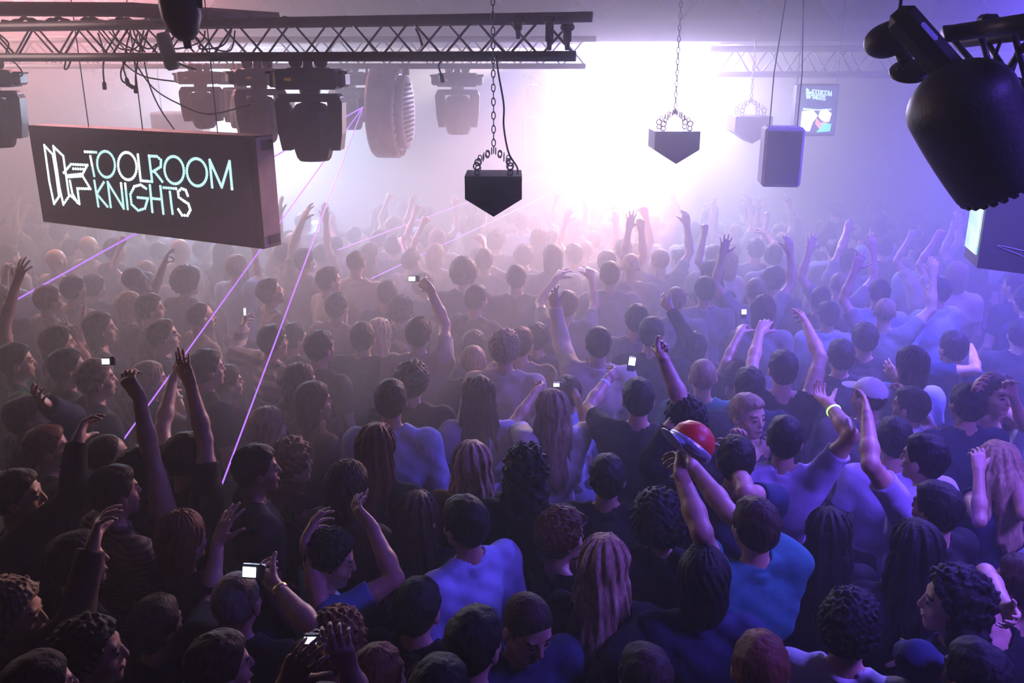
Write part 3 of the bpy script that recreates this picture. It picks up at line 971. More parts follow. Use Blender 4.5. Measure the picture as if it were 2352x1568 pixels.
# cables on the front truss
rnd = random.Random(5)
def cable(pts, r, label, name='cable', plug=False, n=6):
    root_pts = wire_pts(pts, n)
    o = MB().tube(root_pts, r, 6).build(name, M_CABLE, smooth=True)
    tag(o, label, 'cable')
    if plug:
        e = V(pts[-1]); d = (V(pts[-1]) - V(pts[-2])).normalized()
        q = d.to_track_quat('Z', 'Y').to_matrix().to_4x4(); q.translation = e
        MB().lathe([(r, 0), (.012, .006), (.014, .02), (.014, .05), (.009, .055)], q, 10).build('plug', M_BLACK2, o, True, loc=(0, 0, 0))
    return o


def P(x, y, dy=0): return at(x, y, Yfront(x) - .04 + dy)
cable([P(225, 75), P(238, 120), P(237, 160), P(239, 187)], .006, 'thin cable dangling straight from the front truss, leftmost of the loose ends', plug=True)
cable([P(300, 70), P(290, 110), P(283, 150), P(290, 178)], .006, 'loose cable with plug dangling above the lettered screen', plug=True)
cable([P(318, 72), P(300, 120), P(279, 160), P(280, 184), P(292, 192)], .006, 'loose cable hooking sideways at its plug under the front truss', plug=True)
cable([P(330, 70), P(320, 120), P(312, 170), P(312, 195)], .006, 'loose cable with the lowest hanging plug under the front truss', plug=True)
cable([P(140, 118), P(150, 140), P(148, 157), P(155, 157), P(162, 140), P(165, 122)], .006, 'small cable loop under the front truss chord')
cable([P(225, 68), P(250, 100), P(285, 145), P(330, 175), P(400, 187)], .005, 'slack cable running from the truss towards the moving head over the screen')
cable([P(250, 72), P(300, 130), P(350, 200), P(410, 238), P(480, 262), P(575, 240)], .005, 'long slack cable sweeping under the moving heads')
cable([P(320, 80), P(333, 150), P(345, 200), P(368, 250), P(402, 300, .3)], .005, 'cable running down from the truss to the lettered screen top')
cable([P(0, 80), P(20, 100), P(15, 125), P(40, 150), P(52, 170), P(38, 178)], .006, 'cable curling over the moving head at the picture edge')
cable([P(395, 62), P(372, 100), P(392, 128), P(410, 145), P(450, 160)], .007, 'thick cable looping past the blanket-like black pouch')
for k in range(7):
    x0 = 230 + k * 38 + rnd.uniform(-12, 12)
    cable([P(x0, 66), P(x0 + rnd.uniform(5, 30), 95), P(x0 + rnd.uniform(20, 50), 112), P(x0 + rnd.uniform(50, 80), rnd.uniform(90, 118)), P(x0 + rnd.uniform(80, 110), 70)],
          .0055, 'black cable tangled through the lacing of the front truss, by the black pouch')
for o in C.objects:
    if o.get('label', '').startswith('black cable tangled'): o['group'] = 'cables tangled in the truss lacing'
mb = MB()
for k in range(46):
    x = 5 + k * 20; t = k * 1.7
    mb.tube(wire_pts([P(x, 49 + math.sin(t) * 4), P(x + 10, 46 + math.sin(t + 1) * 5), P(x + 21, 49 + math.sin(t + 1.7) * 4)], 3), .014, 6)
tag(mb.build('cable_bundle', M_CABLE, smooth=True), 'thick bundle of cables taped along the top of the front truss', 'cable')
# dark pouch and sling on the truss, straps
e = tag(MB().box((0, 0, 0), (.085, .08, .235), Matrix.Rotation(R(-12), 4, 'Y'), .02).build('cable_pouch', M_BLACK2, loc=P(385, 118, -.08)), 'black cloth pouch strapped onto the front truss beside the black lamp', 'pouch')
for x, y0, y1, lb in ((1190, 45, 72, 'black bracket on the chord beside the chain'), (1262, 40, 98, 'black strap hanging from the chord, between chain and truss end'), (1303, 60, 98, 'black clamp with a tapered end at the truss tip')):
    mb = MB(); c = P(x, (y0 + y1) / 2, -.03); hh = abs(P(x, y0).z - P(x, y1).z)
    mb.box((0, 0, 0), (.045, .05, hh), bev=.01); mb.box((0, 0, hh * .42), (.075, .08, .035), bev=.01)
    mb.lathe([(.012, -hh / 2 - .04), (.016, -hh / 2)], n=8)
    tag(mb.build('truss_clamp', M_BLACK2, loc=c), lb, 'clamp')
cable([P(1011, 128), P(1014, 140), P(1007, 150), P(1012, 168)], .006, 'short cable end dangling from the chord above the lone moving head', plug=True)
cable([P(955, 65), P(962, 80), P(970, 105)], .008, 'short black strap end between the lacing above the drum lamp')

# black lamp at the top edge, seen nearly as a silhouette
c = at(417, 35, 4.3)
root = empty('par_lamp', c, 'almost black round lamp hanging in front of the truss at the top edge', 'stage light')
mb = MB(); mb.lathe([(.03, .16), (.078, .13), (.090, .06), (.088, -.01), (.060, -.08), (.030, -.11)], Matrix.Translation(c) @ Matrix.Rotation(R(-6), 4, 'Y'), 16); mb.build('can', M_BLACK, root, True)
mb = MB(); mb.lathe([(.018, -.145), (.020, -.10)], Matrix.Translation(c) @ Matrix.Rotation(R(-6), 4, 'Y'), 10); mb.build('safety_knob', M_BLACK2, root, True)
mb = MB(); mb.tube([c + V((-.09, 0, .03)), c + V((-.1, 0, .2)), c + V((.1, 0, .2)), c + V((.09, 0, .03))], .01, 6); mb.tube([c + V((0, 0, .2)), V((c.x, c.y, ZC))], .012, 6); mb.build('hanging_bracket', M_BLACK2, root, True)
o = MB().tube([at(-60, 20, 6), at(300, 22, 6), at(640, 44, 6.4)], .045, 10).build('grey_pipe', M_GREY, smooth=True)
tag(o, 'dark grey pipe running above the front truss to the wedges', 'pipe')


# pointed speakers on chains
def pointed_box(cx_, top_y, Y, w, label, chain_top=-60, detail=True):
    c = at(cx_, top_y, Y)
    root = empty('pointed_speaker', c, label, 'speaker', None)
    s = w / .29
    poly = [(-.145 * s, 0), (-.145 * s, -.115 * s), (0, -.205 * s), (.145 * s, -.115 * s), (.145 * s, 0)]
    m = MB().prism(poly, .28 * s, Matrix.Translation(c))
    m.build('cabinet', M_BLACK, root)
    MB().prism([(-.125 * s, -.012 * s), (-.125 * s, -.108 * s), (0, -.182 * s), (.125 * s, -.108 * s), (.125 * s, -.012 * s)], .006, Matrix.Translation(c + V((0, -.0061, 0)))).build('grille', M_GRILLE, root)
    mb = MB()
    apex = c + V((0, .14 * s, .12 * s))
    for sx in (-1, 1):
        for yy in (.05, .23):
            p = c + V((sx * .085 * s, yy * s, .0))
            shackle_ring(mb, p + V((0, 0, .015 * s)), .014 * s, .0035 * s, 'y'); shackle_ring(mb, p + V((0, 0, .045 * s)), .017 * s, .004 * s, 'y')
            n = 4
            for k in range(n):
                q = (p + V((0, 0, .06 * s))).lerp(apex, (k + .5) / n)
                shackle_ring(mb, q, .010 * s, .003 * s, 'xy'[k % 2 == 0], st=1.6)
    mb.build('sling', M_CHAIN, root, True)
    mb = MB(); z = apex.z; k = 0; pitch = .034 * s
    topz = min(ZC, at(cx_, chain_top, Y).z)
    while z < topz:
        shackle_ring(mb, V((apex.x, apex.y, z)), .0095 * s, .0032 * s, 'xy'[k % 2], 10, 2.1); z += pitch; k += 1
    mb.build('chain', M_CHAIN, root, True)
    return root


M_GRILLE = node_mat('dark_speaker_grille', (.03, .028, .035), .7, bump=.6, bscale=260, var=.2, vscale=200)
pointed_box(1133, 405, 4.6, .295, 'dark pointed speaker hanging closest on a long chain under the front truss')
pointed_box(1557, 302, 7.4, .37, 'mauve pointed speaker silhouetted against the white glare', chain_top=-300)
pointed_box(1733, 268, 9.4, .385, 'fogged pointed speaker between the white glare and the picture screen', chain_top=-300)
c = at(1133, 405, 4.6)
cable([at(1139, 128, 4.62), at(1145, 170, 4.65), at(1157, 240, 4.66), at(1157, 290, 4.66), at(1168, 350, 4.68), at(1188, 385, 4.7), at(1186, 404, 4.72)], .005, 'thin cable running down beside the chain to the closest pointed speaker')

# fogged panels behind
def panel(x0, x1, y0, y1, Y, t, label, name, m, m2, yaw=0):
    a, b = at(x0, y1, Y), at(x1, y0, Y); c = (a + b) / 2; w, h_ = b.x - a.x, b.z - a.z
    root = empty(name, c, label, 'speaker')
    Mr = Matrix.Translation(c) @ Matrix.Rotation(R(yaw), 4, 'Z')
    MB().box((0, 0, 0), (w, t, h_), Mr, .02).build('cabinet', m, root)
    MB().box((0, -t / 2 - .006, 0), (w * .86, .015, h_ * .88), Mr, .004).build('grille', m2, root)
    mb = MB()
    for sx in (-1, 1): mb.tube([Mr @ V((sx * w * .35, 0, h_ / 2)), Mr @ V((sx * w * .35, 0, h_ / 2 + .4)), V((c.x, c.y, ZC - .004))], .005, 5)
    mb.build('suspension_cable', M_CABLE, root)
    return root


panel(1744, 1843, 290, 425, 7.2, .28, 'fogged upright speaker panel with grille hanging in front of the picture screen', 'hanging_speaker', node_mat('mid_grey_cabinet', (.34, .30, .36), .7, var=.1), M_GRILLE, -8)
panel(1205, 1290, 270, 400, 12.2, .25, 'almost invisible pale speaker in the glare behind the chain', 'hanging_speaker', M_GREY, M_GRILLE)
panel(362, 470, 256, 320, 9.8, .3, 'fogged grey box hanging behind the lettered screen', 'hanging_speaker', M_GREY, M_GRILLE)

# ---- lettered LED screen
STROKES = [
    [(515, 910), (582, 913)], [(548, 938), (571, 1054)], 'O 642 985 53 78', 'O 770 996 55 82',
    [(833, 928), (850, 1083), (918, 1089)], [(900, 935), (918, 1083)], [(900, 935), (948, 938), (972, 960), (970, 1000), (925, 1028)], [(938, 1035), (979, 1088)],
    'O 1051 1020 58 82', 'O 1187 1033 60 82', [(1279, 1122), (1264, 960), (1336, 1122), (1383, 968), (1398, 1132)],
    [(572, 1085), (596, 1236)], [(628, 1094), (586, 1162), (650, 1238)], [(670, 1240), (652, 1092), (748, 1250), (732, 1100)], [(757, 1102), (772, 1252)],
    [(882, 1130), (850, 1108), (812, 1118), (788, 1165), (795, 1225), (835, 1262), (875, 1250), (893, 1190), (832, 1184)],
    [(905, 1112), (920, 1270)], [(922, 1190), (974, 1195)], [(968, 1118), (986, 1280)], [(988, 1125), (1062, 1131)], [(1025, 1152), (1041, 1280)],
    [(1132, 1172), (1120, 1140), (1095, 1130), (1074, 1150), (1078, 1182), (1105, 1202), (1136, 1222), (1148, 1258), (1130, 1292), (1098, 1290), (1076, 1256)],
    [(272, 872), (286, 975), (302, 1090), (330, 1222), (360, 1178), (343, 1050), (322, 925), (272, 872)],
    [(326, 878), (345, 1000), (362, 1120), (386, 1226), (420, 1176), (402, 1050), (385, 935), (326, 878)],
    [(388, 1035), (432, 985), (530, 990), (502, 1042), (408, 1052)], [(408, 1062), (502, 1056), (548, 1132), (470, 1130), (482, 1222), (428, 1172)], [(445, 1012), (505, 1014)],
    [(425, 1085), (440, 1160), (470, 1215)]]


def stroke_dots(step):
    out = []
    for s in STROKES:
        if isinstance(s, str):
            _, a, b, rx, ry = s.split(); a, b, rx, ry = map(float, (a, b, rx, ry))
            n = int(2 * math.pi * math.sqrt((rx * rx + ry * ry) / 2) / step)
            out += [(a + rx * math.cos(2 * math.pi * k / n) + 6 * math.sin(2 * math.pi * k / n), b + ry * math.sin(2 * math.pi * k / n)) for k in range(n)]
            continue
        for (x0, y0), (x1, y1) in zip(s, s[1:]):
            n = max(1, round(math.hypot(x1 - x0, y1 - y0) / step))
            out += [(x0 + (x1 - x0) * k / n, y0 + (y1 - y0) * k / n) for k in range(n)]
        out.append(s[-1])
    return out


M_LED = node_mat('lit_led_dots', (.5, .9, .9), .4, em=(.62, 1.0, .97), es=1.15, var=.02)
M_LEDW = node_mat('brighter_led_dots', (.8, .95, .95), .4, em=(.82, 1.0, 1.0), es=1.6, var=.02)
M_SCRN = node_mat('led_screen_face', (.018, .050, .11), .6, bump=.1, bscale=200, var=.08)
M_SCRSIDE = node_mat('screen_side_warm_light', (.72, .52, .42), .6, 0, bump=.1, var=.15)  # tan base stands in for warm light falling on the side
TL, TR = at(64, 287, 6.55), at(583, 313, 5.62)
BL = V((TL.x, TL.y, atz(93, 509, 0).z)); 
zb = lambda px, py, Pt: CAMZ + (ray(px, py) * (Pt.y / ray(px, py).y)).z
ztop = (TL.z + TR.z) / 2; zbot = (zb(93, 509, TL) + zb(595, 572, TR)) / 2
dv = V((TR.x - TL.x, TR.y - TL.y, 0)); WS = dv.length; dv.normalize(); nv = V((dv.y, -dv.x, 0))   # towards the camera
if nv.y > 0: nv = -nv
tiltz = (TR.z - TL.z) / WS
root = empty('led_screen', TL, 'hanging black LED screen with cyan-white dotted lettering and a winged logo', 'screen')
MS = Matrix((( *dv, 0), ( *(-nv), 0), (0, 0, 1, 0), (0, 0, 0, 1))).transposed()
MS[0][3], MS[1][3], MS[2][3] = TL.x, TL.y, 0
MS[3][0] = MS[3][1] = MS[3][2] = 0
tz = lambda x: TL.z + (TR.z - TL.z) * x / WS
bz = lambda x: zb(93, 509, TL) + (zb(595, 572, TR) - zb(93, 509, TL)) * x / WS
TH = .17
pts = [MS @ V((x, y, z(x))) for x in (0, WS) for y in (0, TH) for z in (bz, tz)]
MB().add(pts, [(0, 1, 3, 2), (4, 6, 7, 5), (0, 4, 5, 1), (2, 3, 7, 6), (0, 2, 6, 4), (1, 5, 7, 3)]).build('housing', M_BLACK, root)
f = .022
pts = [MS @ V((x, y, z)) for x, z in ((f, bz(f) + f), (WS - f * 2.4, bz(WS) + f), (WS - f * 2.4, tz(WS) - f), (f, tz(f) - f)) for y in (-.006, .0)]
MB().add(pts, [(0, 2, 4, 6), (7, 5, 3, 1), (0, 1, 3, 2), (2, 3, 5, 4), (4, 5, 7, 6), (6, 7, 1, 0)]).build('display_face', M_SCRN, root)
mb = MB(); mb.add([MS @ V((WS + d, y, z)) for d in (0, .008) for y, z in ((.006, bz(WS) + .01), (TH - .006, bz(WS) + .01), (TH - .006, tz(WS) - .01), (.006, tz(WS) - .01))],
                  [(4, 5, 6, 7), (3, 2, 1, 0), (0, 1, 5, 4), (1, 2, 6, 5), (2, 3, 7, 6), (3, 0, 4, 7)])
mb.build('side_panel', M_SCRSIDE, root)
for zz in (bz(WS) + .05, tz(WS) - .06): MB().add([MS @ V((WS + d, y, z)) for d in (.0085, .016) for y, z in ((.05, zz - .03), (TH - .02, zz - .03), (TH - .02, zz + .03), (.05, zz + .03))],
                  [(4, 5, 6, 7), (3, 2, 1, 0), (0, 1, 5, 4), (1, 2, 6, 5), (2, 3, 7, 6), (3, 0, 4, 7)]).build('side_handle', M_BLACK2, root)


def plane_hit(px, py):
    d = ray(px, py); o = V((0, 0, CAMZ)); t = (TL - o).dot(nv) / d.dot(nv)
    return o + d * t


mbs = {0: MB(), 1: MB()}
for (x, y) in stroke_dots(13.5):
    p = plane_hit(x / 2.6135, y / 2.6135) + nv * .0085
    q = nv.to_track_quat('Z', 'Y').to_matrix().to_4x4(); q.translation = p
    w = 1 if (x < 560 or (x < 1250 and x > 700 and y < 1130 and x < 900) or x > 1060 and y > 1130) else 0
    mbs[w].lathe([(.0105, -.002), (.0105, .001), (.007, .003)], q, 8)
mbs[0].build('lettering', M_LED, root); mbs[1].build('lettering', M_LEDW, root)
mb = MB()
for x in (.25, .5, .82):
    p = MS @ V((x * WS, TH / 2, tz(x * WS))); mb.tube([p, V((p.x, p.y, ZC - .006))], .004, 5)
mb.build('suspension_wire', M_CABLE, root)

# ---- picture screen far back
def tvscreen():
    Yt = 9.3
    a, b = at(1815, 312, Yt), at(1927, 192, Yt)
    c = (a + b) / 2; w, h_ = b.x - a.x, b.z - a.z
    root = empty('picture_screen', c, 'small fogged screen showing event lettering over a white and green picture', 'screen')
    T = Matrix.Translation(c) @ Matrix.Rotation(R(6), 4, 'Z')
    MB().box((0, 0, 0), (w, .10, h_), T, .012).build('frame', M_BLACK, root)
    MB().box((0, -.053, 0), (w * .92, .012, h_ * .90), T).build('display_face', M_TVBG, root)
    mb = MB()
    for (x, y) in stroke_dots(16):
        if x < 265: continue
        u = (x - 830) / 1150 * .62; v_ = (1080 - y) / 420 * .22
        mb.box((u * w, -.062, (v_ + .30) * h_), (.006, .004, .006), T)
    mb.build('lettering', M_TVTXT, root)
    mb = MB()
    def blob(pl, m): 
        mb = MB(); mb.prism([(x * w, z * h_) for x, z in pl], .004, T @ Matrix.Translation((0, -.065 - .002 * len(root.children), 0))); mb.build('picture_shape', m, root)
    blob([(-.34, .05), (.0, .02), (.32, .03), (.34, .0), (.0, -.005), (-.34, .0)], M_TVTXT)
    blob([(-.36, -.02), (-.10, .0), (.02, -.10), (-.08, -.22), (-.14, -.40), (-.36, -.38)], M_TVWHITE)
    blob([(.06, -.02), (.20, .02), (.34, -.06), (.30, -.22), (.14, -.20), (.04, -.12)], M_TVWHITE)
    blob([(-.02, -.14), (.10, -.24), (.24, -.20), (.28, -.34), (.10, -.36), (-.02, -.26)], M_TVRED)
    blob([(.16, -.24), (.36, -.26), (.34, -.40), (.02, -.42), (.08, -.36)], M_TVGREEN)
    mb = MB(); mb.tube([c + V((-.2, 0, h_ / 2)), V((c.x - .2, c.y, ZC - .004))], .005, 6); mb.tube([c + V((.2, 0, h_ / 2)), V((c.x + .2, c.y, ZC - .004))], .005, 6); mb.build('suspension_cable', M_CABLE, root)


M_TVBG = node_mat('screen_dark_picture', (.05, .06, .09), .4, em=(.05, .09, .16), es=1, var=.1)
M_TVTXT = node_mat('screen_text', (.5, .7, .7), .4, em=(.6, .9, .9), es=1.3, var=.05)
M_TVWHITE = node_mat('screen_white', (.8, .9, .8), .4, em=(.95, 1, .9), es=3, var=.05)
M_TVRED = node_mat('screen_red', (.7, .2, .15), .4, em=(1, .35, .25), es=1.5, var=.05)
M_TVGREEN = node_mat('screen_green', (.1, .5, .2), .4, em=(.15, .8, .4), es=1.5, var=.05)
tvscreen()

# ---- LED box screen at the edge
M_STRIP = node_mat('lit_screen_pattern', (.5, .6, .5), .4, em=(.62, 1, .62), es=1, var=.0)
nt = M_STRIP.node_tree; b_ = nt.nodes['Principled BSDF']; n_ = nt.nodes.new('ShaderNodeTexNoise'); n_.inputs['Scale'].default_value = 7
nt.links.new(nt.nodes['Mapping'].outputs[0], n_.inputs['Vector']); r_ = nt.nodes.new('ShaderNodeValToRGB'); nt.links.new(n_.outputs['Fac'], r_.inputs[0])
r_.color_ramp.elements[0].position = .38; r_.color_ramp.elements[0].color = (.35, .8, .75, 1); r_.color_ramp.elements[1].position = .6; r_.color_ramp.elements[1].color = (.85, 1, .55, 1)
nt.links.new(r_.outputs[0], b_.inputs['Emission Color']); b_.inputs['Emission Strength'].default_value = .95
A = at(2262, 500, 5.0); ax = A.x; z1 = at(2262, 412, 5.0).z; z0 = at(2258, 615, 5.0).z
Bf = at(2228, 500, 5.32); Bs = V((ax + 1.05, 4.15, 0)); u1 = V((Bf.x - ax, Bf.y - A.y, 0)); u2 = V((Bs.x - ax, Bs.y - A.y, 0))
root = empty('led_box_screen', V((ax, A.y, z0)), 'violet-lit screen box with a glowing green strip, below the big lamp barrel', 'screen')
base = V((ax, A.y, 0)); q4 = [base, base + u1, base + u1 + u2, base + u2]
MB().add([V((p.x, p.y, z)) for z in (z0, z1 + .25) for p in q4], [(0, 1, 2, 3), (7, 6, 5, 4), (1, 0, 4, 5), (2, 1, 5, 6), (3, 2, 6, 7), (0, 3, 7, 4)]).build('housing', M_SCRH, root) if False else None
M_SCRH = node_mat('screen_box_paint', (.10, .10, .14), .5, .3, bump=.1, var=.1)
MB().add([V((p.x, p.y, z)) for z in (z0, z1 + .25) for p in q4], [(0, 1, 2, 3), (7, 6, 5, 4), (1, 0, 4, 5), (2, 1, 5, 6), (3, 2, 6, 7), (0, 3, 7, 4)]).build('housing', M_SCRH, root)
n1 = V((u1.y, -u1.x, 0)).normalized()
if n1.dot(u2) > 0: n1 = -n1
pp = [base + u1 * .08, base + u1 * .92]
MB().add([V((p.x, p.y, z)) + n1 * d for d in (.004, .012) for p, z in ((pp[0], z0 + .07), (pp[1], z0 + .07), (pp[1], z1 + .2), (pp[0], z1 + .2))],
         [(0, 1, 2, 3), (7, 6, 5, 4), (0, 4, 5, 1), (1, 5, 6, 2), (2, 6, 7, 3), (3, 7, 4, 0)]).build('lit_strip', M_STRIP, root)
mb = MB(); n2 = V((u2.y, -u2.x, 0)).normalized()
if n2.y > 0: n2 = -n2
for t0, t1 in ((.35, .36), (.62, .63)):
    p0, p1 = base + u2 * t0 + n2 * .004, base + u2 * t1 + n2 * .004
    mb.tube([V((p0.x, p0.y, z0 + .03)), V((p0.x, p0.y, z1 + .2))], .006, 4)
mb.tube([V((*(base + u2 * .5 + n2 * .03).xy, z0 + .3)), V((*(base + u2 * .5 + n2 * .06).xy, z0 + .33)), V((*(base + u2 * .5 + n2 * .06).xy, z0 + .45)), V((*(base + u2 * .5 + n2 * .03).xy, z0 + .48))], .008, 6)
mb.build('panel_handle', M_BLACK2, root, True)
cable([V((*(base + u2 * .8).xy, z0)), at(2318, 570, 4.4), at(2345, 588, 4.3), at(2370, 600, 4.2)], .006, 'cable drooping from the underside of the violet screen box')

# ---- big drum lamp
c = at(898, 258, 8.6); AX = V((.997, -.075, .0)).normalized()
q = AX.to_track_quat('Z', 'Y').to_matrix().to_4x4(); q.translation = c
root = empty('drum_lamp', c, 'big round drum lamp with copper-like rim and perforated face, beside the violet moving head', 'stage light')
r = .42
MB().lathe([(r * .95, -.16), (r, -.13), (r, .07), (r * .95, .10), (r * .80, .10)], q, 40).build('rim', M_COPPER, root, True)
MB().lathe([(r * .80, .09), (r * .80, .16), (r * .76, .22), (r * .5, .24)], q, 36).build('face_ring', M_DRUMF, root, True) if False else None
M_DRUMF = node_mat('pale_perforated_metal', (.62, .55, .52), .5, .3, bump=.2, var=.1)
M_HOLE = node_mat('dark_holes', (.10, .07, .09), .6, var=.1)
MB().lathe([(r * .80, .09), (r * .80, .15), (r * .77, .17)], q, 36).build('face_ring', M_DRUMF, root, True)
mb = MB()
for i in range(-7, 8):
    for j in range(-7, 8):
        x, y = i * .042, j * .042
        if x * x + y * y < (r * .70) ** 2:
            t = q @ Matrix.Translation((x, y, .162)); mb.box((0, 0, .006), (.024, .024, .01), t)
mb.build('perforation', M_HOLE, root)
mb = MB()
for k in range(30):
    w = 2 * math.pi * k / 30; t = q @ Matrix.Rotation(w, 4, 'Z') @ Matrix.Translation((r * .89, 0, .103))
    mb.box((0, 0, 0), (.05, .018, .008), t)
mb.build('rim_vents', M_HOLE, root)
mb = MB(); mb.tube([c + V((-.02, 0, r)), V((c.x - .02, c.y, at(898, 150, 8.6).z))], .05, 10); mb.tube([c + V((.16, -.05, r * .8)), V((c.x + .16, c.y - .05, at(898, 150, 8.6).z))], .03, 8)
mb.build('hanging_pole', M_GREY, root, True)

# ---- white floodlight opening
M_WHITE = node_mat('floodlight_white', (.9, .9, .9), .5, em=(1, .97, .98), es=FLOOD_E, var=.0)
c = at(1492, 165, 13.4)
root = empty('floodlight_panel', c, 'blazing white floodlight panel filling the opening below the ceiling beam', 'stage light')
MB().box((0, .12, 0), (2.10, .2, 1.1), Matrix.Translation(c), .02).build('housing', M_BLACK, root)
for i in range(4):
    MB().tube([c + V((-.75 + i * .5, .15, .5)), V((c.x - .75 + i * .5, c.y + .15, ZC - .004))], .02, 8).build('hanging_bar', M_GREY, root, True)
    for j in range(2):
        MB().box((-.75 + i * .5, 0, -.26 + j * .52), (.46, .03, .48), Matrix.Translation(c), .01).build('lamp_cell', M_WHITE, root)

# ---- near truss and big moving head at the top corner
def seg(mb, pl, r, n=10): mb.tube([at(*p) for p in pl], r, n)
root = empty('lighting_truss', at(2300, 120, 3.3), 'closest dark truss end with thick round chords beside the big lamp barrel', 'truss')
mb = MB(); seg(mb, [(2168, 78, 3.3), (2190, 76, 3.3), (2290, 62, 3.05), (2480, 35, 2.7)], .030, 12); mb.build('chord', M_TRUSS, root, True)
mb = MB(); seg(mb, [(2245, 213, 3.25), (2350, 207, 3.05), (2480, 198, 2.8)], .034, 12); mb.build('chord', M_TRUSS, root, True)
mb = MB(); seg(mb, [(2200, 95, 3.5), (2480, 60, 3.1)], .026, 12); mb.build('chord', M_TRUSS, root, True)
for pl in ([(2190, 92, 3.3), (2285, 200, 3.25)], [(2255, 85, 3.2), (2285, 200, 3.22)], [(2365, 90, 3.0), (2285, 200, 3.2)], [(2262, 90, 3.4), (2330, 195, 3.2)], [(2330, 80, 3.05), (2362, 200, 3.05)], [(2345, 100, 3.3), (2310, 200, 3.3)]):
    mb = MB(); seg(mb, pl, .011, 8); mb.build('brace', M_TRUSS, root, True)
mb = MB(); mb.box((0, 0, 0), (.06, .06, .07), Matrix.Translation(at(2268, 58, 3.15)), .012); mb.tube([at(2268, 45, 3.15), at(2262, 35, 3.15)], .01, 6); mb.build('bolt_clamp', M_BLACK2, root)
cable([at(2300, 90, 3.1), at(2285, 140, 3.1), at(2310, 170, 3.12), at(2352, 185, 3.1)], .006, 'cable wound through the closest truss end')
cable([at(2345, 250, 3.0), at(2322, 270, 3.0), at(2330, 300, 3.0), at(2352, 290, 3.0)], .008, 'cable looping beside the big lamp barrel')

Mb = 2.95
root = empty('moving_head_light', at(2250, 230, Mb), 'huge dark lamp barrel pointing down at the crowd, under the closest truss end', 'stage light')
fd = Field(at(1990, 520, Mb) - V((0, .35, .05)), V((at(2480, 150, Mb).x, Mb + .45, at(2200, 100, Mb).z)), .011)
B = fd.block(fd.lo, fd.lo + fd.h * fd.n, 0); sl, X, Y, Z = B
p0, p1 = at(2202, 226, Mb), at(2300, 420, Mb)
axv = np.array((p1 - p0).normalized()); 
T_ = (X - p0.x) * axv[0] + (Y - p0.y) * axv[1] + (Z - p0.z) * axv[2]
sid = V(axv).cross(V((0, 1, 0))).normalized()
S_ = (X - p0.x) * sid.x + (Y - p0.y) * sid.y + (Z - p0.z) * sid.z
D_y = (Y - p0.y) + X * 0
LB = (p1 - p0).length
tn = np.clip(T_ / LB, -.5, 1.1)
rad = .166 - .022 * np.clip(tn, 0, 1) ** 2 
d = np.sqrt(S_ ** 2 + D_y ** 2 * .8) - rad
d = np.maximum(d, T_ - LB - .0); e_ = np.sqrt(np.maximum((np.sqrt(S_ ** 2 + D_y ** 2 * .8) / .166) ** 2 + ((T_ - .02) / .13) ** 2, 1e-6)) - 1
d = np.where(T_ < .02, e_ * .12, d)
fd.f = np.minimum(fd.f, d.astype(np.float32)); v_, q_ = fd.mesh()
me = np_mesh('barrel', v_, q_, [M_BLACK]); o = bpy.data.objects.new('barrel', me); C.objects.link(o); o.parent = root; o.location = -root.location
qt = V(axv).to_track_quat('Z', 'Y').to_matrix().to_4x4(); qt.translation = p1
mb = MB()
for k in range(26):
    w = 2 * math.pi * k / 26
    mb.box((math.cos(w) * .130, math.sin(w) * .130, .004), (.026, .020, .022), qt @ Matrix.Identity(4), .003)
mb.build('lens_hood', M_BLACK2, root)
MB().lathe([(.125, -.004), (.122, .006)], qt, 28).build('lens', M_BLENS, root, True) if False else None
M_BLENS = node_mat('blue_lit_lens', (.1, .1, .4), .15, em=(.35, .45, 1), es=.9, var=.0)
MB().lathe([(.118, .0), (.110, .005)], qt, 28).build('lens', M_BLENS, root, True)
# bent yoke arm
YA = 3.1
mb = MB()
a, b = at(2062, 30, YA), at(2235, 225, YA - .1); dd = (b - a).normalized(); qq = Matrix.Translation((a + b) / 2) @ dd.to_track_quat('Z', 'Y').to_matrix().to_4x4()
mb.box((0, 0, 0), (.085, .10, (b - a).length * 1.05), qq, .028)
mb.build('yoke', M_BLACK, root)
M_BLUEP = node_mat('blue_translucent_window', (.15, .12, .6), .3, em=(.12, .08, .75), es=.55, var=.0)
for px, py in ((2122, 80), (2188, 143)):
    p = at(px + 8, py - 4, YA - .06); qq2 = Matrix.Translation(p) @ dd.to_track_quat('Z', 'Y').to_matrix().to_4x4()
    MB().box((0, 0, 0), (.030, .03, .075), qq2, .006).build('window', M_BLUEP, root)
# mirror scanner beside it
root = empty('mirror_scanner', at(2040, 90, 3.3), 'rounded black scanner light with a tilting mirror disc, next to the blue-windowed yoke', 'stage light')
fd = Field(V((at(1940, 90, 3.3).x, 3.1, at(1940, 190, 3.3).z)), V((at(2150, 90, 3.3).x, 3.5, at(1940, -20, 3.3).z)), .008)
c1 = at(2048, 85, 3.3); fd.ell(c1, (.088, .08, .055), np.array(Matrix.Rotation(R(-24), 3, 'Y')), .01); fd.ell(at(2030, 98, 3.3), (.06, .07, .05), None, .03)
v_, q_ = fd.mesh(); me = np_mesh('housing', v_, q_, [M_BLACK]); o = bpy.data.objects.new('housing', me); C.objects.link(o); o.parent = root; o.location = -root.location
mb = MB(); mb.tube([at(2060, 60, 3.3), at(2085, 40, 3.2)], .03, 8); mb.tube([at(2062, 60, 3.3), V((at(2062, 60, 3.3).x, 3.3, ZC - .003))], .006, 6); mb.tube([at(2070, 118, 3.3), at(2082, 140, 3.3)], .026, 10); mb.tube([at(2062, 155, 3.28), at(2075, 168, 3.28)], .010, 6); mb.build('mirror_arm', M_BLACK2, root, True)
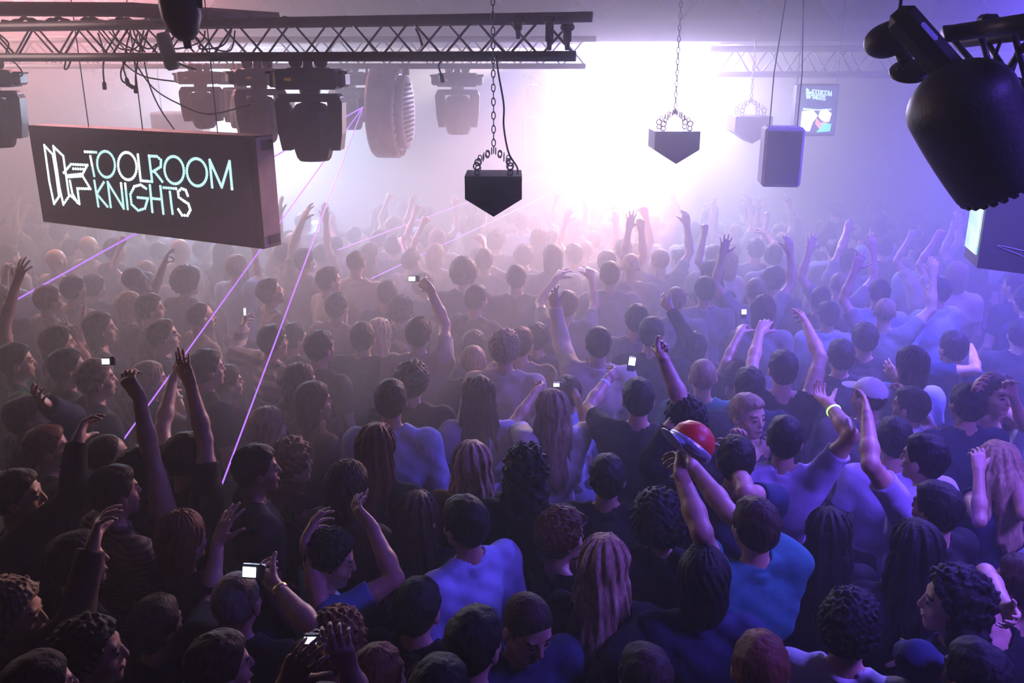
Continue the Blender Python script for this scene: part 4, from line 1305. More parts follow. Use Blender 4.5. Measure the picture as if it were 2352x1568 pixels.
qq = Matrix.Translation(at(2094, 163, 3.28)) @ Matrix.Rotation(R(18), 4, 'Y') @ Matrix.Rotation(R(48), 4, 'X')
# the disc faces down and forward
qq = Matrix.Translation(at(2094, 163, 3.28)) @ Matrix.Rotation(R(-14), 4, 'Y') @ Matrix.Rotation(R(28), 4, 'X')
mb = MB(); mb.lathe([(.060, -.006), (.074, -.004), (.074, .004), (.050, .012)], qq, 28); mb.build('mirror', M_BLACK2, root, True)
mb = MB(); mb.tube(wire_pts([at(2085, 95, 3.3), at(2100, 105, 3.3), at(2113, 120, 3.28), at(2110, 132, 3.28)]), .006, 6); mb.build('wire', M_CABLE, root, True)

# ---- laser
M_LASER = node_mat('violet_laser_light', (.3, .1, .8), .5, em=(.34, .12, 1.0), es=LASER_E, var=.0)
Ls = at(834, 246, 8.4)
root = empty('laser_projector', Ls + V((.03, .12, .03)), 'small laser projector where the violet beams start, beside the drum lamp', 'laser')
MB().box((0, 0, 0), (.16, .22, .10), Matrix.Translation(Ls + V((.03, .12, .03))), .01).build('housing', M_BLACK, root)
MB().tube([Ls + V((.03, .12, .08)), V((Ls.x + .03, Ls.y + .12, at(834, 152, 8.5).z))], .012, 6).build('hanging_rod', M_BLACK2, root)


def beam(end, r, label, start=None):
    s = start or Ls
    tag(MB().tube([s, end], r, 6).build('laser_ray', M_LASER, smooth=True), label, 'laser beam')


beam(at(268, 1031, 4.75), .0052, 'violet laser beam slanting steeply down past the screen corner to the bald head')
beam(at(478, 1197, 4.0), .0045, 'steepest violet laser beam, ending above the raised open hand')
beam(at(40, 687, 7.2), .0070, 'violet laser beam passing behind the lettered screen towards the far side arm')
L2 = at(1290, 385, 10.6)
beam(at(775, 574, 9.3), .006, 'pale laser beam running from the pointed speaker towards the far crowd, upper of two', L2)
beam(at(852, 640, 8.4), .005, 'pale laser beam running from the pointed speaker towards the far crowd, lower of two', at(1250, 452, 10.2))

# ================================================================ the dancing crowd
p = person
# ---- nearest rows
p(28, 1412, 78, 'curly', 'fair', 'long', 'brown', 'big head with lit forehead in the bottom corner, bare forearm crooked up beside', Rr=(286, 1338, 222, 1212, 'relax', 'ff'), hp=4, H=1.78, key='corner')
p(208, 1500, 72, 'spiky', 'black', 'tee', 'black', 'dark-haired man in profile at the bottom, bright spot on his forehead', H=1.74, skin='m')
p(505, 1535, 52, 'short', 'brown', 'tee', 'lilac', 'short-haired man at the bottom edge with orange rim light down one side of his head', H=1.76)
p(545, 1385, 12, 'buzz', 'grey', 'tee', 'charcoal', 'close-cropped man stretching one open hand beside the laser end', L=(482, 1382, 500, 1245, 'open', 'ff', 535, 1150), H=1.76, key='openhand', fem=False)
p(775, 1478, 15, 'curly', 'auburn', 'tee', 'maroon', 'reddish curly head low down, braceleted arm holding up a lit camera', L=(728, 1450, 634, 1346, 'grip', 'nf', 572, 1298), H=1.66, key='cam1', zoff=0)
p(745, 1668, 10, 'short', 'brown', 'tee', 'black', 'person mostly below the frame, both hands raised to a second lit camera', L=(628, 1640, 668, 1550, 'relax', 'nn', 700, 1505), Rr=(820, 1600, 795, 1522, 'grip', 'nn', 764, 1468), H=1.72, key='cam2')
p(868, 1560, 35, 'pony', 'auburn', 'tank', 'black', 'brown tied-back hair at the bottom edge, below the man in blue', fem=True, H=1.64)
p(757, 1285, 66, 'spiky', 'black', 'tee', 'blue', 'man in blue T-shirt, both arms bent over his head, face lowered in profile', L=(735, 1385, 702, 1232, 'relax', 'nf', 740, 1165), Rr=(918, 1322, 852, 1205, 'relax', 'ff', 790, 1140), hp=14, H=1.76, key='blue', hyaw=14)
p(1212, 1440, 150, 'buzz', 'brown', 'tee', 'navy', 'cropped-haired man at bottom centre facing back towards us, looking down', hp=22, H=1.72)
p(1068, 1205, -42, 'short', 'black', 'long', 'lightblue', 'man in pale blue long-sleeved shirt with back turned, dark round head', H=1.80, L=None, Rr=None, lean=2)
p(1290, 1232, 62, 'curly', 'auburn', 'tank', 'black', 'curly-haired person wearing sunglasses pushed up on the head', H=1.72, fem=True, key='shades')
p(1388, 1300, 14, 'long', 'blond', 'long', 'black', 'long blonde-haired woman with back turned, holding a drinks glass low', Rr=(1420, 1530, 1428, 1462, 'grip', 'nf', 1428, 1425), fem=True, H=1.68, key='cup')
p(1512, 1200, 0, 'afro', 'black', 'jacket', 'black', 'very broad dark figure with bushy hair, central and closest to the glass', H=1.84, pants=LIGHTPANTS)
p(1733, 1212, -18, 'short', 'brown', 'tee', 'teal', 'man in teal T-shirt lifting both arms with a red and silver cap', L=(1612, 1222, 1562, 1085, 'grip', 'nf', 1568, 1030), Rr=(1650, 1160, 1588, 1065, 'grip', 'ff', 1600, 1020), H=1.82, key='red')
p(2102, 1265, 5, 'long', 'black', 'long', 'black', 'woman with a great mass of black hair, tallest dark shape near the corner', fem=True, H=1.80)
p(2190, 1385, -70, 'longcurly', 'black', 'long', 'navy', 'dark curly-haired woman in profile towards the middle, hands together low', L=(2110, 1520, 2085, 1500, 'flat', 'nf'), fem=True, H=1.68)
p(1952, 1440, 28, 'curly', 'black', 'long', 'silver', 'curly dark head over a shiny silver blouse at the bottom edge', fem=True, H=1.68)
p(2345, 1345, -30, 'short', 'brown', 'tank', 'black', 'bare-armed dancer at the edge, elbow stuck out sharply', L=(2262, 1290, 2312, 1395, 'relax', 'nn'), H=1.78)
p(1480, 1560, -20, 'short', 'brown', 'tee', 'black', 'low dark head at the bottom edge under the broad dark figure', H=1.60, fem=True)
p(1090, 1480, 30, 'short', 'black', 'tee', 'charcoal', 'dim dark head just under the pale blue shirt', H=1.70)
p(1745, 1540, 10, 'short', 'auburn', 'tee', 'black', 'reddish-brown crown of a head at the bottom below the teal T-shirt', H=1.66)
p(360, 1440, 30, 'short', 'black', 'jacket', 'black', 'dim dark figure between the crooked forearm and the cropped-haired man', H=1.70)
p(960, 1400, 20, 'short', 'black', 'tee', 'black', 'unlit figure between the man in blue and the pale blue shirt', H=1.70)
p(90, 1590, 40, 'short', 'black', 'tee', 'black', 'dark shoulder and head rising at the bottom corner', H=1.70)
p(1010, 1600, 20, 'short', 'black', 'tee', 'black', 'unlit head barely entering at the bottom, beside the tied-back hair', H=1.70)
p(2240, 1560, -20, 'short', 'black', 'tee', 'black', 'unlit head at the bottom near the corner, under the curly-haired woman in profile', H=1.70)
# ---- second rows
p(42, 1140, 74, 'short', 'brown', 'long', 'black', 'man in profile with bright forehead, black-sleeved arm reaching straight up', Rr=(162, 1150, 182, 990, 'relax', 'nf', 205, 940), H=1.80, key='prof1')
p(265, 1132, 42, 'short', 'black', 'long', 'stripecollar', 'black-haired man in finely striped dark shirt, back turned', H=1.78)
p(250, 1052, 48, 'thin', 'brown', 'tee', 'black', 'bald man just above the finely striped shirt, crown catching light', H=1.76, skin='m')
p(110, 1030, 60, 'short', 'auburn', 'tee', 'black', 'round reddish head beside the upright black sleeve', H=1.72)
p(60, 960, 50, 'short', 'black', 'jacket', 'navy', 'figure in dark blue jacket with forearm bent across the chest', Rr=(165, 960, 108, 928, 'relax', 'nn'), H=1.78)
p(590, 1080, 64, 'short', 'black', 'tee', 'charcoal', 'man in sharp profile, orange light on brow and lips, by the steep laser', H=1.80, skin='m')
p(672, 1065, 48, 'longcurly', 'auburn', 'tank', 'black', 'woman with very wide wavy auburn hair', fem=True, H=1.74)
p(618, 985, 44, 'bob', 'fair', 'tee', 'brown', 'light brown bob above the wavy auburn hair', fem=True, H=1.72)
p(722, 925, 52, 'bob', 'brown', 'tee', 'brown', 'large round brown head of hair in profile, hazy lit face', fem=True, H=1.84)
p(430, 1050, 40, 'short', 'brown', 'tee', 'black', 'dark head with two bare arms raised together, below the long laser', L=(372, 985, 395, 880, 'flat', 'ff'), Rr=(468, 975, 432, 862, 'flat', 'ff', 405, 790), H=1.76)
p(318, 1085, 30, 'short', 'black', 'tank', 'black', 'long bare arm lifting a phone beside the blond crop, head in the dark', Rr=(338, 1010, 318, 905, 'grip', 'nf', 268, 835), H=1.70, key='cam3')
p(1085, 1070, 4, 'long', 'blond', 'tee', 'brown', 'blonde woman with straight long hair, brown top, back turned', fem=True, H=1.72)
p(1208, 1085, 8, 'longcurly', 'black', 'tee', 'black', 'big dark curly mane beside the straight blonde', fem=True, H=1.78)
p(898, 922, 0, 'short', 'black', 'long', 'lightblue', 'man in grey-blue shirt seen from behind, short dark hair', H=1.86)
p(866, 1030, 24, 'long', 'auburn', 'tank', 'black', 'long coppery-haired woman overlapping the grey-blue shirt', fem=True, H=1.68)
p(946, 878, 10, 'curly', 'black', 'jacket', 'black', 'short curly black head above dark suit jacket and pale collar', H=1.84)
p(1100, 912, 0, 'long', 'black', 'top', 'lilac', 'black-haired dancer in billowing pale lilac top', fem=True, H=1.76)
p(1268, 945, -12, 'long', 'fair', 'tee', 'white', 'fair-haired woman in white, both hands up holding a small camera', L=(1182, 968, 1232, 898, 'grip', 'ff', 1262, 880), Rr=(1352, 978, 1322, 905, 'grip', 'ff', 1300, 880), fem=True, H=1.74, key='cam4')
p(1466, 918, 2, 'short', 'black', 'tee', 'black', 'short dark-haired person in black, lifting a lit phone on a wristbanded arm', L=(1352, 935, 1398, 868, 'grip', 'ff', 1430, 845), H=1.84, key='cam5')
p(1572, 968, -25, 'curly', 'black', 'tee', 'black', 'curly dark-haired person with one fist raised high', L=(1588, 905, 1522, 820, 'fist', 'ff', 1503, 795), H=1.76)
p(1718, 955, 150, 'short', 'fair', 'tank', 'charcoal', 'person turned towards us in dark vest, wristwatch arm bent up', L=(1660, 1075, 1685, 1010, 'relax', 'nn'), H=1.76, fem=True)
p(1690, 1060, 10, 'short', 'black', 'tee', 'navy', 'dark head with a watch-wearing wrist held up beside it', Rr=(1712, 1130, 1690, 1062, 'relax', 'nf', 1680, 1000), H=1.70, key='watch')
p(1802, 1010, 16, 'short', 'black', 'tee', 'lilac', 'man in lilac shirt flinging one arm sideways and back up', Rr=(1955, 1000, 1902, 925, 'relax', 'nf', 1868, 898), H=1.86, key='lilac')
p(2122, 1055, -38, 'short', 'black', 'tee', 'lilac', 'man in pale lilac T-shirt, ear in view, one arm up to his front', L=(2000, 1068, 1992, 958, 'open', 'nf', 1990, 905), H=1.84)
p(2052, 1010, 4, 'short', 'black', 'tee', 'lilac', 'round black head with lilac collar, right behind the pale lilac T-shirt', H=1.78)
p(1995, 915, 20, 'buzz', 'brown', 'tee', 'grey', 'dancer in a pale peaked cap', cap='white', H=1.76, hyaw=-50)
p(2292, 1072, -10, 'long', 'blond', 'tank', 'navy', 'blonde woman with bowed head, bare elbows pointing down at the edge', L=(2250, 1195, 2248, 1080, 'relax', 'nf'), Rr=(2352, 1180, 2330, 1075, 'relax', 'nf'), hp=30, fem=True, H=1.66)
p(2288, 905, 165, 'long', 'brown', 'tank', 'greenlit', 'woman facing us in white top tinted as if lit yellow-green over jeans, hand in her long hair', L=(2352, 980, 2325, 905, 'relax', 'nn'), Rr=(2235, 960, 2240, 900, 'relax', 'nn'), fem=True, H=1.72, pants=JEANS)
p(2150, 1170, -30, 'short', 'black', 'tee', 'black', 'dark figure wedged between lilac T-shirt and black mane', H=1.66)
p(1900, 1230, 5, 'long', 'black', 'long', 'black', 'slim dark figure between the teal T-shirt and the black mane', fem=True, H=1.66)
p(1395, 1100, 5, 'short', 'black', 'tee', 'black', 'tall plain black back between fair-haired woman and the red cap', H=1.74)
p(1615, 1330, 5, 'bob', 'black', 'tee', 'navy', 'dim bobbed head against the teal T-shirt side', fem=True, H=1.66)
p(180, 1290, 50, 'short', 'black', 'long', 'black', 'unlit figure behind the crooked bare forearm', H=1.74)
p(420, 1240, 30, 'bob', 'auburn', 'tee', 'black', 'coppery crown of hair beside the open raised hand', H=1.72, fem=True)
p(960, 1190, 20, 'long', 'brown', 'tee', 'black', 'dark long-haired figure behind the arms of the man in blue', fem=True, H=1.66)
p(800, 1120, 30, 'bob', 'brown', 'top', 'charcoal', 'dark bobbed figure at whose shoulder the blue-shirted man raises his hand', fem=True, H=1.66)
# ---- middle rows, copper side
p(38, 832, 60, 'short', 'black', 'tee', 'green', 'man in green T-shirt near the edge, dark hair', H=1.80)
p(-12, 770, 45, 'short', 'black', 'tank', 'black', 'dancer at the edge reaching a long bare arm up with spread fingers', Rr=(12, 690, 55, 592, 'open', 'ff', 78, 535), H=1.82)
p(112, 690, 36, 'short', 'auburn', 'tee', 'beige', 'man in beige T-shirt, reddish short hair, under the first laser', H=1.80)
p(156, 845, 58, 'short', 'black', 'tee', 'black', 'smooth dark head between green T-shirt and blond crop', H=1.76)
p(222, 872, 52, 'short', 'fair', 'tee', 'charcoal', 'man with cropped blond-grey hair beside the lit phone', H=1.76)
p(135, 790, 50, 'bob', 'black', 'tee', 'brown', 'dark-haired dancer making a two-fingered sign with raised hand', Rr=(205, 835, 168, 775, 'peace', 'ff', 148, 725), fem=True, H=1.70)
p(232, 755, 62, 'bob', 'brown', 'tank', 'brown', 'brown-haired dancer, one hand pointing up from a bent elbow', L=(185, 800, 192, 735, 'flat', 'ff', 195, 690), fem=True, H=1.74)
p(312, 645, 66, 'buzz', 'black', 'tee', 'black', 'dark-skinned man looking up, fingers pinched above', Rr=(352, 668, 378, 602, 'pinch', 'ff', 390, 570), skin='d', H=1.80, hp=-10)
p(300, 705, 60, 'bob', 'blond', 'tee', 'brown', 'small blond head right under the dark-skinned man', fem=True, H=1.66)
p(346, 710, 62, 'short', 'brown', 'tee', 'black', 'brown-haired man in profile beside the small blond head', H=1.78)
p(376, 772, 66, 'short', 'brown', 'tee', 'black', 'man in profile with hand raised near his cheek', H=1.76, hp=-4)
p(345, 875, 52, 'bob', 'fair', 'tank', 'charcoal', 'light-haired dancer under the long laser, arm with wristband raised', Rr=(428, 970, 398, 892, 'grip', 'ff', 385, 872), fem=True, H=1.74, key='band')
p(430, 650, 30, 'afro', 'brown', 'tee', 'brown', 'round hazy brown head between two lasers', H=1.76)
p(462, 730, 52, 'thin', 'brown', 'tee', 'beige', 'balding man in beige T-shirt crossed by the long laser', H=1.84)
p(476, 848, 52, 'short', 'black', 'tee', 'black', 'short dark head with copper rim, in front of the striped shirt', H=1.74)
p(522, 880, 52, 'short', 'black', 'tee', 'maroon', 'dark head touching the striped shirt, darkest of the pair there', H=1.72)
p(628, 785, 46, 'short', 'black', 'long', 'striped', 'person in broad-striped shirt raising a small phone', L=(540, 815, 560, 752, 'grip', 'ff', 563, 722), H=1.80, key='cam6')
p(622, 672, 62, 'short', 'black', 'tee', 'beige', 'man with tipped-back face in profile beside the steep laser', hp=-16, H=1.80)
p(676, 778, 48, 'short', 'black', 'tee', 'black', 'small dark head next to the striped-shirt dancer', H=1.74)
p(736, 800, 36, 'short', 'black', 'tee', 'charcoal', 'hazy dark head between small dark head and black jacket', H=1.72)
p(756, 645, 56, 'short', 'brown', 'tee', 'cream', 'man in cream T-shirt, profile, square haircut', H=1.84)
p(775, 705, 24, 'short', 'black', 'tee', 'beige', 'dark head and beige shoulders just below the cream T-shirt', H=1.74)
p(818, 605, 12, 'thin', 'brown', 'tee', 'cream', 'tall balding man rising out of the violet haze in a pale T-shirt', H=1.92, skin='m')
p(833, 778, 4, 'short', 'black', 'jacket', 'charcoal', 'broad black-jacketed man with thin pale collar line', H=1.84)
p(872, 768, 30, 'long', 'blond', 'tank', 'brown', 'narrow blonde head squeezed beside the black jacket', fem=True, H=1.74)
p(921, 715, 16, 'curly', 'brown', 'tee', 'charcoal', 'curly brown head lifting a glowing small camera', L=(930, 802, 912, 750, 'grip', 'nf', 890, 735), H=1.78, key='cam7')
p(962, 768, 12, 'short', 'brown', 'tee', 'beige', 'brown-haired man in beige with long arm up, camera lit above', Rr=(1022, 745, 984, 655, 'grip', 'ff', 952, 632), H=1.78, key='cam8')
p(690, 880, 50, 'bob', 'brown', 'tee', 'brown', 'brown bob in the haze just above the large round head', fem=True, H=1.70)
p(1094, 688, 40, 'short', 'black', 'tee', 'charcoal', 'man with one white-lit cheek in the violet haze', H=1.80)
p(1064, 630, 0, 'afro', 'brown', 'tee', 'charcoal', 'large faded round head in violet haze', H=1.86)
p(1186, 640, 0, 'short', 'black', 'tee', 'charcoal', 'faded dark head in the haze, alone beyond the curly light-haired man', H=1.82)
p(1160, 803, 8, 'curly', 'fair', 'long', 'cream', 'man with light curls and pale shirt, back turned', H=1.84)
p(1196, 790, 10, 'short', 'auburn', 'tee', 'beige', 'reddish head peeking out beside the light curls', H=1.78)
p(1088, 832, 4, 'buzz', 'blond', 'tee', 'black', 'white-lit blond crop in front of the light curls', H=1.72)
p(1374, 792, 0, 'short', 'black', 'long', 'cream', 'very round dark head above a pale shirt, one arm stretched up', L=(1290, 790, 1275, 705, 'relax', 'ff'), H=1.80)
p(1302, 702, 10, 'short', 'brown', 'tee', 'grey', 'hazy dancer with both hands thrown up, fingers spread', L=(1240, 695, 1278, 638, 'open', 'ff', 1300, 612), Rr=(1365, 700, 1358, 640, 'relax', 'ff'), H=1.76)
p(1496, 768, 12, 'short', 'brown', 'tee', 'black', 'copper-rimmed short hair above a broad black back', H=1.86)
p(1462, 735, 10, 'short', 'brown', 'tee', 'grey', 'hazy brown head tucked behind the copper-rimmed one', H=1.82)
p(1592, 800, -15, 'short', 'black', 'long', 'black', 'dark figure with sleeved arm slanting up through the haze', L=(1590, 738, 1530, 690, 'relax', 'ff', 1505, 672), H=1.70)
p(1614, 868, 4, 'buzz', 'fair', 'tee', 'teal', 'narrow egg-shaped head with bright outline above a greenish top', H=1.76)
p(1552, 692, 0, 'buzz', 'fair', 'tee', 'grey', 'pale-haired head lost in grey haze', H=1.78)
p(1618, 668, 0, 'short', 'black', 'tee', 'grey', 'dark blurred head in grey haze beyond the pale one', H=1.78)
p(1448, 612, 0, 'buzz', 'blond', 'tee', 'grey', 'blond head with bright rim far into the white haze', H=1.84)
p(1270, 592, 0, 'bob', 'brown', 'tee', 'grey', 'square hazy head straight under the glare', H=1.86)
p(1400, 632, 0, 'short', 'brown', 'tee', 'grey', 'faint head in white haze next to the bright-rimmed blond', H=1.78)
# ---- middle rows, violet side
p(1692, 868, 12, 'short', 'brown', 'tee', 'charcoal', 'dancer holding a white-lit phone straight up in violet haze', L=(1672, 825, 1698, 768, 'grip', 'ff', 1708, 730), H=1.74, key='cam9')
p(1798, 850, 4, 'short', 'black', 'tank', 'black', 'bare-armed dancer, both arms up, hand curled at the top', L=(1728, 835, 1745, 765, 'relax', 'ff', 1768, 722), Rr=(1884, 820, 1852, 745, 'relax', 'ff', 1842, 712), H=1.80)
p(1752, 715, 8, 'bob', 'brown', 'tee', 'grey', 'arched hazy head of hair over the bare-armed dancer', H=1.78, fem=True)
p(2092, 840, -10, 'bob', 'black', 'tee', 'lightblue', 'dark bobbed head with pale collar in deep violet haze', L=(2130, 945, 2062, 870, 'relax', 'ff'), fem=True, H=1.80)
p(2090, 935, -40, 'short', 'black', 'top', 'white', 'dancer in white top with straps, forearm slanting up', L=(2140, 985, 2078, 905, 'relax', 'ff', 2060, 870), fem=True, H=1.68)
p(1720, 890, 0, 'short', 'black', 'tee', 'navy', 'dim head under the white-lit phone arm', H=1.66)
p(2220, 930, -5, 'short', 'black', 'tee', 'navy', 'dark head between white-topped dancers', H=1.66)
p(1930, 820, 0, 'short', 'black', 'tee', 'charcoal', 'dim violet head behind the curled hand', H=1.70)
p(1985, 780, 0, 'short', 'black', 'tee', 'charcoal', 'dim violet head beyond the peaked cap', H=1.74)
p(2188, 800, -10, 'short', 'black', 'tee', 'navy', 'dim head in deep violet haze below the screen box', L=(2240, 850, 2235, 810, 'relax', 'ff'), H=1.72)
# ---- far arms under the purple beam
for (x, y, lb, A, B, hc) in (
        (655, 585, 'hazy dancer beside the screen corner, straight arm up into purple light', (648, 520, 644, 440, 'flat', 'ff'), None, 'brown'),
        (700, 600, 'hazy dancer with open hand high, next to the steep laser', (672, 555, 702, 490, 'open', 'ff'), None, 'black'),
        (742, 585, 'hazy dancer whose straight arm meets the steep laser', None, (742, 530, 746, 470, 'flat', 'ff'), 'brown'),
        (545, 615, 'bluish-white shirted dancer right below the lettered screen', None, (592, 640, 585, 575, 'relax', 'ff'), 'fair'),
        (770, 570, 'hazy small dancer with bent raised arm behind the cream T-shirt', (768, 560, 760, 520, 'relax', 'ff'), None, 'black'),
        (945, 600, 'faded dancer pointing up through the white haze', None, (940, 600, 925, 560, 'point', 'ff'), 'black'),
        (1112, 600, 'faded dancer with pale raised forearm near the lower laser', None, (1118, 610, 1110, 560, 'relax', 'ff'), 'brown'),
        (1775, 590, 'faded violet dancer curling one arm over the head', None, (1790, 575, 1762, 540, 'relax', 'ff'), 'brown'),
        (1735, 575, 'faded dancer whose small face catches white light', None, None, 'black'),
        (1640, 590, 'faded grey dancer beside the small white-lit face', None, None, 'brown'),
        (1950, 600, 'faded violet dancer with arms raised thinly', (1930, 575, 1945, 530, 'flat', 'ff'), None, 'brown'),
        (130, 600, 'bald hazy head with warm shine under the first laser', None, None, None),
        (205, 568, 'pale hazy bald head closest below the lettered screen', None, None, None),
        (22, 590, 'hazy round head at the edge beside the spread fingers', None, None, 'brown'),
        (415, 575, 'pale glowing bald head behind the pinched fingers', None, None, None),
        (170, 665, 'hazy head with thin warm outline behind the beige T-shirt', None, None, 'brown')):
    p(x, y, 30 if x < 1000 else 0, 'short' if hc else None, hc or 'brown', 'tee', 'lightblue' if x == 545 else 'beige' if x < 800 else 'grey', lb, L=A, Rr=B, H=1.74 + (x % 7) * .012)

# ---- fill the rest of the floor from a small set of figures, copied with all their parts
PROTO = []
rnd = random.Random(11)
KINDS = [('short', 'black', 'tee', 'charcoal', None, None, 0, 0), ('short', 'brown', 'tee', 'beige', None, (.30, 2.0), 15, 0), ('long', 'brown', 'tank', 'black', None, None, 0, 1),
         ('buzz', 'fair', 'tee', 'grey', (-.25, 2.05), (.3, 2.1), -10, 0), ('curly', 'black', 'long', 'navy', None, None, 20, 0), ('bob', 'fair', 'tee', 'cream', (-.1, 2.2), None, 0, 1),
         ('short', 'black', 'long', 'lightblue', None, None, -20, 0)]


def proto(i, hair, hc, top, tc, A, B, hy, fem):
    """one figure of the background crowd, built at the origin facing +Y"""
    ps = Pose(1.75, 0, 0, hy, 0, 0, bool(fem), (A is not None, B is not None)); kinds = ['relax', 'relax']
    for j, a in enumerate((A, B)):
        sx = -1 if j == 0 else 1
        if a is None:
            ps.el[j] = ps.sh[j] + V((sx * .07, 0, -.285)); ps.wr[j] = ps.el[j] + V((-sx * .02, .1, -.235)); nh = V((-sx, 0, 0))
        else:
            ps.el[j] = ps.sh[j] + V((sx * .16, .08, .22)).normalized() * .292
            ps.wr[j] = ps.el[j] + (V((a[0], .15, a[1])) - ps.el[j]).normalized() * .262; nh = V((0, 1, 0)); kinds[j] = ('open', 'relax', 'fist')[(i + j) % 3]
        u = (ps.wr[j] - ps.el[j]).normalized(); n = nh - u * nh.dot(u); n.normalize()
        ps.hd[j] = (u, n, u.cross(n) * (1 if j == 1 else -1))
    o = bpy.data.objects.new('person', body_mesh(ps, kinds, SKIN['l'], .0125, 'person', True)); C.objects.link(o)
    child({'tee': 't_shirt', 'long': 'shirt', 'tank': 'vest_top'}[top], shirt_mesh(ps, top, TMAT[tc], .015, .004, i), o)
    child('hair', hair_mesh(ps, hair, HMAT[hc], .011, i), o)
    legs(o, 1, None)
    return o


def zone(px, py):
    far = 'far' if py < 640 else 'near'
    if px < 620: a, g = 'dancer in warm haze beneath the lettered screen', 'dancers in the warm haze beneath the lettered screen'
    elif px < 1150: a, g = 'dancer in purple haze around the two steep laser beams', 'dancers in the purple haze around the lasers'
    elif px < 1700: a, g = 'dancer whitened by haze straight below the blazing floodlight', 'dancers in the white haze below the floodlight'
    else: a, g = 'dancer dim in violet haze below the fogged picture screen', 'dancers in the violet haze below the picture screen'
    if py > 700:
        if px < 900: a, g = 'shadowy dancer wedged between the copper-lit dancers nearer us', 'shadowy dancers wedged in the copper-lit rows'
        else: a, g = 'shadowy dancer wedged between the violet-lit dancers nearer us', 'shadowy dancers wedged in the violet-lit rows'
    return a, g


def project(w):
    d = CM.transposed() @ (V(w) - V((0, 0, CAMZ)))
    return 1176 + F * d.x / -d.z, 784 - F * d.y / -d.z


FILLED = {}
n_fill = 0
LOOK = {0: 'short-haired', 1: 'one-arm-raised', 2: 'long-haired', 3: 'both-arms-raised', 4: 'curly-haired', 5: 'waving fair-haired', 6: 'blue-shirted'}
y = 3.2
while y < 14.4:
    x = -y * .64 - .4
    while x < y * .64 + .4:
        gx, gy = x + rnd.uniform(-.12, .12), y + rnd.uniform(-.12, .12)
        x += .52
        if abs(gx) > 8: continue
        md = min((gx - a) ** 2 + (gy - b) ** 2 for a, b in PEOPLE)
        if md < (.40 if gy > 6.5 else .43) ** 2 or n_fill > 150: continue
        i = rnd.choice((0, 0, 2, 4, 6, 0, 2, 4, 6, 0, 1, 3, 5, 2) if gy > 6 else (0, 2, 4, 0, 6))
        yaw = rnd.uniform(-25, 55) if gx < 0 else rnd.uniform(-40, 30); s = rnd.uniform(.93, 1.03) if gy > 6.5 else rnd.uniform(.90, .94)
        px, py = project((gx, gy, 1.63 * s))
        if not (-30 < px < 2390 and py < 1640): continue
        lb, gr = zone(px, py)
        lab = LOOK[i] + ' ' + lb
        if i not in FILLED:
            root = FILLED[i] = proto(i, *KINDS[i])
        else:
            src = FILLED[i]; root = src.copy(); C.objects.link(root)
            for ch in list(src.children):
                c2 = ch.copy(); C.objects.link(c2); c2.parent = root
        root.location = (gx, gy, 0); root.rotation_euler = (0, 0, -R(yaw)); root.scale = (s, s, s)
        root['label'] = lab; root['category'] = 'person'; root['group'] = LOOK[i] + ' ' + gr
        PEOPLE.append((gx, gy)); n_fill += 1
    y += .52

# ================================================================ things held or worn
M_CAM = node_mat('camera_body', (.10, .10, .11), .35, .3, bump=.1, var=.1)
M_LCD = node_mat('lit_camera_screen', (.8, .9, 1), .3, em=(.80, .93, 1.0), es=2.6, var=.0)


def gadget(px, py, wpx, hpx, Y, kind, label, roll=0, dx=0):
    """camera or phone seen from behind; screen at pixel (px,py) of given pixel size at depth Y"""
    c = at(px, py, Y); s = Y / F * 1.05; w, h_ = wpx * s, hpx * s
    root = empty(kind, c, label, kind)
    T = Matrix.Translation(c) @ Matrix.Rotation(R(-PITCH * .6), 4, 'X') @ Matrix.Rotation(R(roll), 4, 'Y')
    if kind == 'compact_camera': bw, bh, ox = w * 1.75, h_ * 1.45, w * .28
    else: bw, bh, ox = w * 1.2, h_ * 1.9, 0
    oz = -h_ * .35 if kind == 'mobile_phone' else 0
    MB().box((ox, .014, oz), (bw, .02, bh), T, .004).build('body', M_CAM, root)
    MB().box((0, .002, 0), (w, .004, h_), T, .001).build('display', M_LCD, root)
    if kind == 'compact_camera':
        MB().lathe([(.014, .0), (.014, .02), (.011, .022)], T @ Matrix.Translation((ox, .024, 0)) @ Matrix.Rotation(R(-90), 4, 'X'), 16).build('lens', M_BLACK2, root, True)
        MB().lathe([(.004, .0), (.004, .004)], T @ Matrix.Translation((ox + w * .5, .014, bh / 2)), 10).build('shutter_button', M_GREY, root, True)
    return root


def hy(key, i): return HANDS[key][i][0].y
gadget(572, 1314, 33, 26, hy('cam1', 0) - .02, 'compact_camera', 'compact camera with bluish-white screen, held by the braceleted hand', 4)
gadget(712, 1471, 31, 18, hy('cam2', 1) - .03, 'compact_camera', 'compact camera with wide lit screen, held in both hands near the bottom', 0)
gadget(242, 830, 17, 13, hy('cam3', 1) - .02, 'compact_camera', 'small lit camera above the blond crop', 0)
gadget(562, 716, 5, 16, hy('cam6', 0) - .02, 'mobile_phone', 'narrow greenish-lit phone above the striped shirt', 0)
gadget(882, 737, 12, 12, hy('cam7', 0) - .02, 'compact_camera', 'small camera glowing beside the curly brown head', 20)
gadget(946, 640, 15, 10, hy('cam8', 1) - .02, 'compact_camera', 'small camera with bright screen held highest, near the lower laser', 0)
gadget(1452, 830, 15, 18, hy('cam5', 0) - .02, 'mobile_phone', 'glowing phone in front of the copper-rimmed short hair', 8)
gadget(1709, 716, 11, 11, hy('cam9', 0) - .02, 'mobile_phone', 'square white-lit phone alone in the violet haze', 0)
gadget(1278, 884, 14, 8, hy('cam4', 0) - .02, 'compact_camera', 'dim camera held over the fair-haired woman in white', 0)

